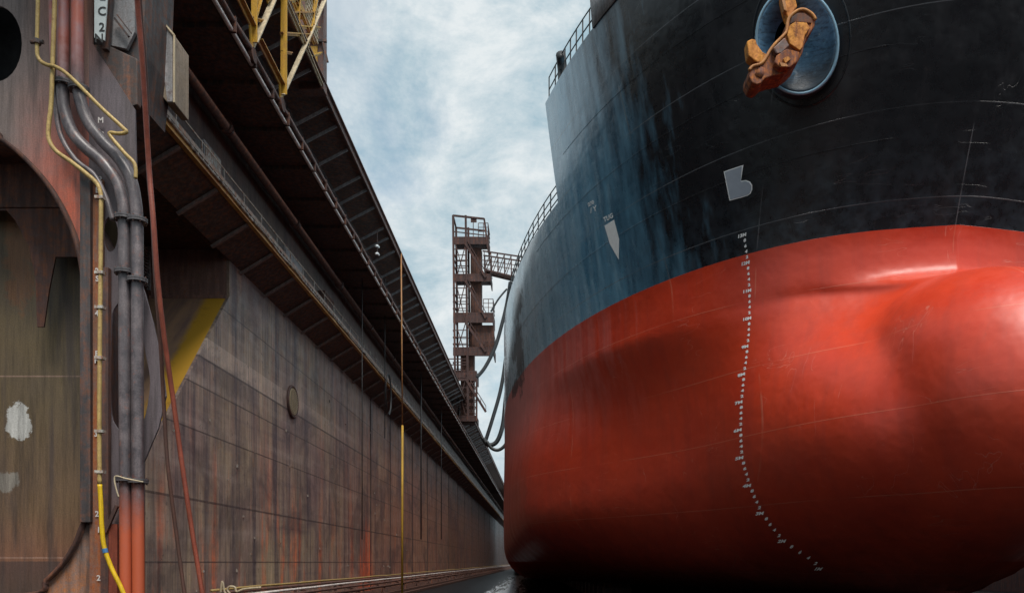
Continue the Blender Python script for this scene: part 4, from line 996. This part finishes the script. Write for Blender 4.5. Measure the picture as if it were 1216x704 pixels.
# keel blocks
kb = None
for i in range(50):
    s = 9+i*3.4
    for u in (0, -8, 8):
        if abs(u) > 0 and s < 24: continue
        p = ship2world(u, s, 0)
        if kb is None:
            kb = empty('keel_block', (p.x,p.y,0), 'dark timber topped keel block under the flat bottom of the ship', 'keel block', 'keel blocks under the ship')
            bm = NB(); box(bm, (p.x-.9,p.y-.6,0), (p.x+.9,p.y+.6,1.0)); link('block_base', bm, M['dark'], kb, False, .03)
            bm = NB(); box(bm, (p.x-.8,p.y-.5,1.002), (p.x+.8,p.y+.5,KEEL-.01)); link('timber_cap', bm, M['rustdark'], kb)
            kbc = list(kb.children)
        else:
            c = kb.copy(); COL.objects.link(c); c.location = (p.x,p.y,0)
            for ch in kbc: d = ch.copy(); COL.objects.link(d); d.parent = c

# ------------------------------------------------------------------ hawse bolster and anchor
hc = hit_px(948, 52); print('hawse', hc)
YA = hc.y
nrm_b = Vector((-.28,-.90,-.34)).normalized()
cB = P(946,51,YA-.55)
ex = Vector((0,0,1)).cross(nrm_b).normalized(); ey = nrm_b.cross(ex).normalized()
if ex.x < 0: ex = -ex
if ey.z < 0: ey = -ey
def disc_ring(rad, off, n=48, rx=1.0, ry=1.0, c0=cB, tilt=.42):
    ct, st_ = math.cos(tilt), math.sin(tilt)
    out = []
    for i in range(n):
        a = i*2*math.pi/n; x = rad*rx*math.cos(a); y = rad*ry*math.sin(a)
        out.append(c0+ex*(x*ct-y*st_)*1.0+ey*(x*st_+y*ct)+nrm_b*off)
    return out
rx, ry = 1.15, 1.50
bm = NB(); rings = []
for (r_, off) in ((1.04,-1.6),(1.03,-.3),(1.0,0),(.975,.05),(.93,.05),(.88,-.02),(.55,-.22)):
    rings.append([bm.verts.new(v) for v in disc_ring(r_, off, 48, rx, ry)])
hole_c = cB+ex*(-.62)+ey*.42
rings.append([bm.verts.new(hole_c+ex*(.42*math.cos(i*2*math.pi/48))+ey*(.85*math.sin(i*2*math.pi/48))-nrm_b*.26) for i in range(48)])
rings.append([bm.verts.new(hole_c+ex*(.36*math.cos(i*2*math.pi/48))+ey*(.75*math.sin(i*2*math.pi/48))-nrm_b*.9) for i in range(48)])
for a in range(len(rings)-1):
    for i in range(48):
        bm.faces.new((rings[a][i], rings[a][(i+1)%48], rings[a+1][(i+1)%48], rings[a+1][i]))
bmesh.ops.recalc_face_normals(bm, faces=bm.faces)
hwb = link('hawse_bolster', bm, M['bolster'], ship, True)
bm = NB(); v = [bm.verts.new(hole_c+ex*(.36*math.cos(i*2*math.pi/32))+ey*(.75*math.sin(i*2*math.pi/32))-nrm_b*.85) for i in range(32)]; bm.faces.new(v); link('hawse_hole', bm, M['black'], hwb)
bm = NB(); tube(bm, [v for v in disc_ring(1.0, .03, 49, rx, ry)][:49]+[disc_ring(1.0,.03,49,rx,ry)[0]], .05, 8, False); link('bolster_rim', bm, plain('rim_pale', (.22,.38,.5), .4), hwb, True)
# dark weld ring on the shell round the bolster
bm = NB(); pts = []
for i in range(41):
    a = i*2*math.pi/40; h = hit_px(952+58*math.cos(a), 45+82*math.sin(a))
    if h: pts.append(h)
if len(pts) > 3: tube(bm, pts, .035, 6, False); link('doubler_edge', bm, M['hull'], ship, True)
else: bm.free()

an = empty('anchor', P(925,60,YA-1.3), 'rusty orange stockless anchor hanging in the blue hawse bolster of the bow', 'anchor')
YN = YA-1.45
def apoly(pts, Y, depth, tilt=0.0):
    bm = NB(); prism(bm, [P(a,b,Y) for a,b in pts], (0,depth,0)); return bm
body = [(935,29),(937,22),(943,15.5),(950,12),(957,12.5),(965,18),(968.5,24),(967.5,31),(963,38),(958,45),(955,54),(953,63),(947,74),(940,81),(932,87),(918,90),(908,93.5),(904,98.5),(899,100.5),(893,98),(889.5,91),(889.5,84),(894,79),(903,76.5),(909,70),(914,61),(920,53),(928,45),(934,38)]
ao = crown_ = link('crown', apoly(body, YN, .75), M['anchor_dark'], an, False, .03)
bm = NB(); loop = [P(a,b,YN-.02) for a,b in [body[i] for i in list(range(21,29))+list(range(0,7))]]
tube(bm, smooth_path(loop,3), .05, 8); link('crown_edge', bm, M['anchor_edge'], crown_, True)
link('palm', apoly([(938,30),(944,26),(958,27),(962,33),(956,42),(953,56),(950,60),(938,52),(935,42)], YN-.10, .12), M['anchor'], an, False, .02)
link('palm_hollow', apoly([(940,20),(947,15.5),(956,16),(964,22),(964,28),(956,27),(944,26),(938,29)], YN-.04, .06), M['rustdark'], an, False, .02)
link('shoulder_plate', apoly([(918,57),(932,44),(938,54),(929,63),(922,64)], YN-.20, .22), M['rustpipe'], an, False, .04)
hb_ = link('hinge_block', apoly([(922,66),(934,58),(950,62),(947,73),(938,80),(926,80),(920,74)], YN-.26, .28), M['anchor_dark'], an, False, .03)
bm = apoly([(930,70),(936,66),(939,70),(933,75)], YN-.32, .06); link('bolt', bm, M['anchor'], hb_)
bm = apoly([(926,74),(934,76),(936,79),(928,79)], YN-.33, .07); link('bolt', bm, M['anchor_edge'], hb_)
link('fluke', apoly([(887,49),(892,46.5),(897.5,47),(899,52),(903,58),(906,62),(911,65),(910,71),(906,76),(901,75),(895,71),(889,66),(888,58)], YN+.15, .38), M['anchor'], an, False, .03)
bm = NB(); cyl(bm, P(898,96,YN+.2), P(904,86,YN+.2), .24, 14); link('fluke_tip', bm, M['anchor_dark'], an, True)
bm = apoly([(926,-60),(941,-60),(944,-5),(947,8),(941,16),(936,22),(932,12),(929,-2)], YN+.25, .34); link('shank', bm, M['anchor'], an, False, .03)
bm = apoly([(928,-2),(932,-2),(935,14),(931,12)], YN+.12, .2); link('shank_lug', bm, M['anchor_edge'], an, False, .02)

# ------------------------------------------------------------------ water and foam on the floor
def foam_mat():
    m, nt, b = mk('foam'); v = mapv(nt, (1.3,.06,1)); n1 = noise(nt, v, 1.6, 10, .75, .8); n2 = noise(nt, mapv(nt,(1,1,1)), 6, 6)
    g = N(nt,'ShaderNodeTexCoord'); u = N(nt,'ShaderNodeMapping'); nt.links.new(g.outputs['UV'], u.inputs['Vector'])
    sep = N(nt,'ShaderNodeSeparateXYZ'); nt.links.new(u.outputs[0], sep.inputs[0])
    e = mth(nt,'ABSOLUTE', mth(nt,'SUBTRACT', sep.outputs[0], .5)); e = mth(nt,'MULTIPLY', e, .45)
    al = ramp(nt, mth(nt,'SUBTRACT', n1, e), [(.38,0),(.44,1)])
    nt.links.new(mix(nt, n2, (.6,.7,.78), (.95,.97,1.0)), b.inputs['Base Color']); nt.links.new(al, b.inputs['Alpha']); b.inputs['Roughness'].default_value = .5
    bump(nt, b, n1, .6, .1); return m
bm = NB(); uvl = bm.loops.layers.uv.new('UVMap'); prev = None
pth = [(58,-3.0,2.0),(70,-2.6,2.3),(82,-2.8,2.4),(96,-2.9,2.6),(115,-3.0,2.6),(150,-3.5,2.8)]
for i in range(60):
    t = i/59*(len(pth)-1); k = min(int(t), len(pth)-2); f = t-k; a, b = pth[k], pth[k+1]
    y = a[0]+(b[0]-a[0])*f; x = a[1]+(b[1]-a[1])*f; w = a[2]+(b[2]-a[2])*f
    cur = [bm.verts.new((x-w+2*w*j/8, y, .10+.04*math.sin(i*1.7+j*2.1))) for j in range(9)]
    if prev:
        for j in range(8):
            fc = bm.faces.new((prev[j], prev[j+1], cur[j+1], cur[j]))
            for l, uv in zip(fc.loops, ((j/8,(i-1)/59),((j+1)/8,(i-1)/59),((j+1)/8,i/59),(j/8,i/59))): l[uvl].uv = uv
    prev = cur
tag(link('foam', bm, foam_mat(), None, True), 'streak of white foaming water on the dark dock floor between wall and hull', 'foam', None, 'stuff')
def water_mat():
    m, nt, b = mk('dark_water'); n1 = noise(nt, mapv(nt,(1,.4,1)), 1.5, 6, .6, .5)
    b.inputs['Base Color'].default_value = (.006,.008,.010,1); b.inputs['Roughness'].default_value = .35; b.inputs['Specular IOR Level'].default_value = .08; bump(nt, b, n1, .7, .12); return m
bm = NB(); box(bm, (-10.35,40,.004), (30,YE-.1,.03)); tag(link('water', bm, water_mat()), kind='structure')

# ------------------------------------------------------------------ world, sun, camera
w = bpy.data.worlds.new('World'); scene.world = w; w.use_nodes = True; nt = w.node_tree; nt.nodes.clear()
SUN_EL, SUN_AZ = R(60), R(162)     # azimuth measured clockwise from +Y
out = nt.nodes.new('ShaderNodeOutputWorld'); sky = nt.nodes.new('ShaderNodeTexSky'); sky.sky_type = 'NISHITA'; sky.sun_disc = False
sky.sun_elevation = SUN_EL; sky.sun_rotation = SUN_AZ; sky.air_density = 1.2; sky.dust_density = 1.5; sky.ozone_density = 1.5
bg1 = nt.nodes.new('ShaderNodeBackground'); bg1.inputs['Strength'].default_value = .12; nt.links.new(mix(nt, 1.0, sky.outputs[0], (.72,1.15,1.12), 'MULTIPLY'), bg1.inputs['Color'])
tc = nt.nodes.new('ShaderNodeTexCoord'); mp = nt.nodes.new('ShaderNodeMapping'); mp.inputs['Scale'].default_value = (1,1,1.7); mp.inputs['Location'].default_value = (.35,.2,.1)
nt.links.new(tc.outputs['Generated'], mp.inputs['Vector'])
n1 = noise(nt, mp.outputs[0], 2.6, 9, .6, .5); n2 = noise(nt, mp.outputs[0], 6.5, 10, .68, .2)
cc_ = mix(nt, ramp(nt, n2, [(.36,0),(.62,1)]), (.40,.58,.68), (.90,.96,.98))
bg2 = nt.nodes.new('ShaderNodeBackground'); nt.links.new(cc_, bg2.inputs['Color']); bg2.inputs['Strength'].default_value = .88
ms = nt.nodes.new('ShaderNodeMixShader'); nt.links.new(ramp(nt, n1, [(.30,.5),(.46,1)]), ms.inputs[0]); nt.links.new(bg1.outputs[0], ms.inputs[1]); nt.links.new(bg2.outputs[0], ms.inputs[2]); nt.links.new(ms.outputs[0], out.inputs['Surface'])
sd = bpy.data.lights.new('sun', 'SUN'); sd.energy = 4.2; sd.angle = R(28); sd.color = (1,.95,.88)
so = bpy.data.objects.new('sun', sd); COL.objects.link(so)
dirv = Vector((math.sin(SUN_AZ)*math.cos(SUN_EL), math.cos(SUN_AZ)*math.cos(SUN_EL), math.sin(SUN_EL)))
so.rotation_euler = (-dirv).to_track_quat('-Z','Y').to_euler(); so.location = dirv*60
cam = bpy.data.cameras.new('camera'); co = bpy.data.objects.new('camera', cam); COL.objects.link(co)
co.location = (0,0,EYE); co.rotation_euler = (R(90),0,0); cam.sensor_width = 36; cam.lens = 36*F/1216
cam.shift_x = -(CX-608)/1216; cam.shift_y = (CY-352)/1216; cam.clip_end = 3000; cam.clip_start = .1
scene.camera = co
scene.view_settings.view_transform = 'Standard'; scene.view_settings.look = 'None'; scene.view_settings.exposure = 0; scene.view_settings.gamma = 1
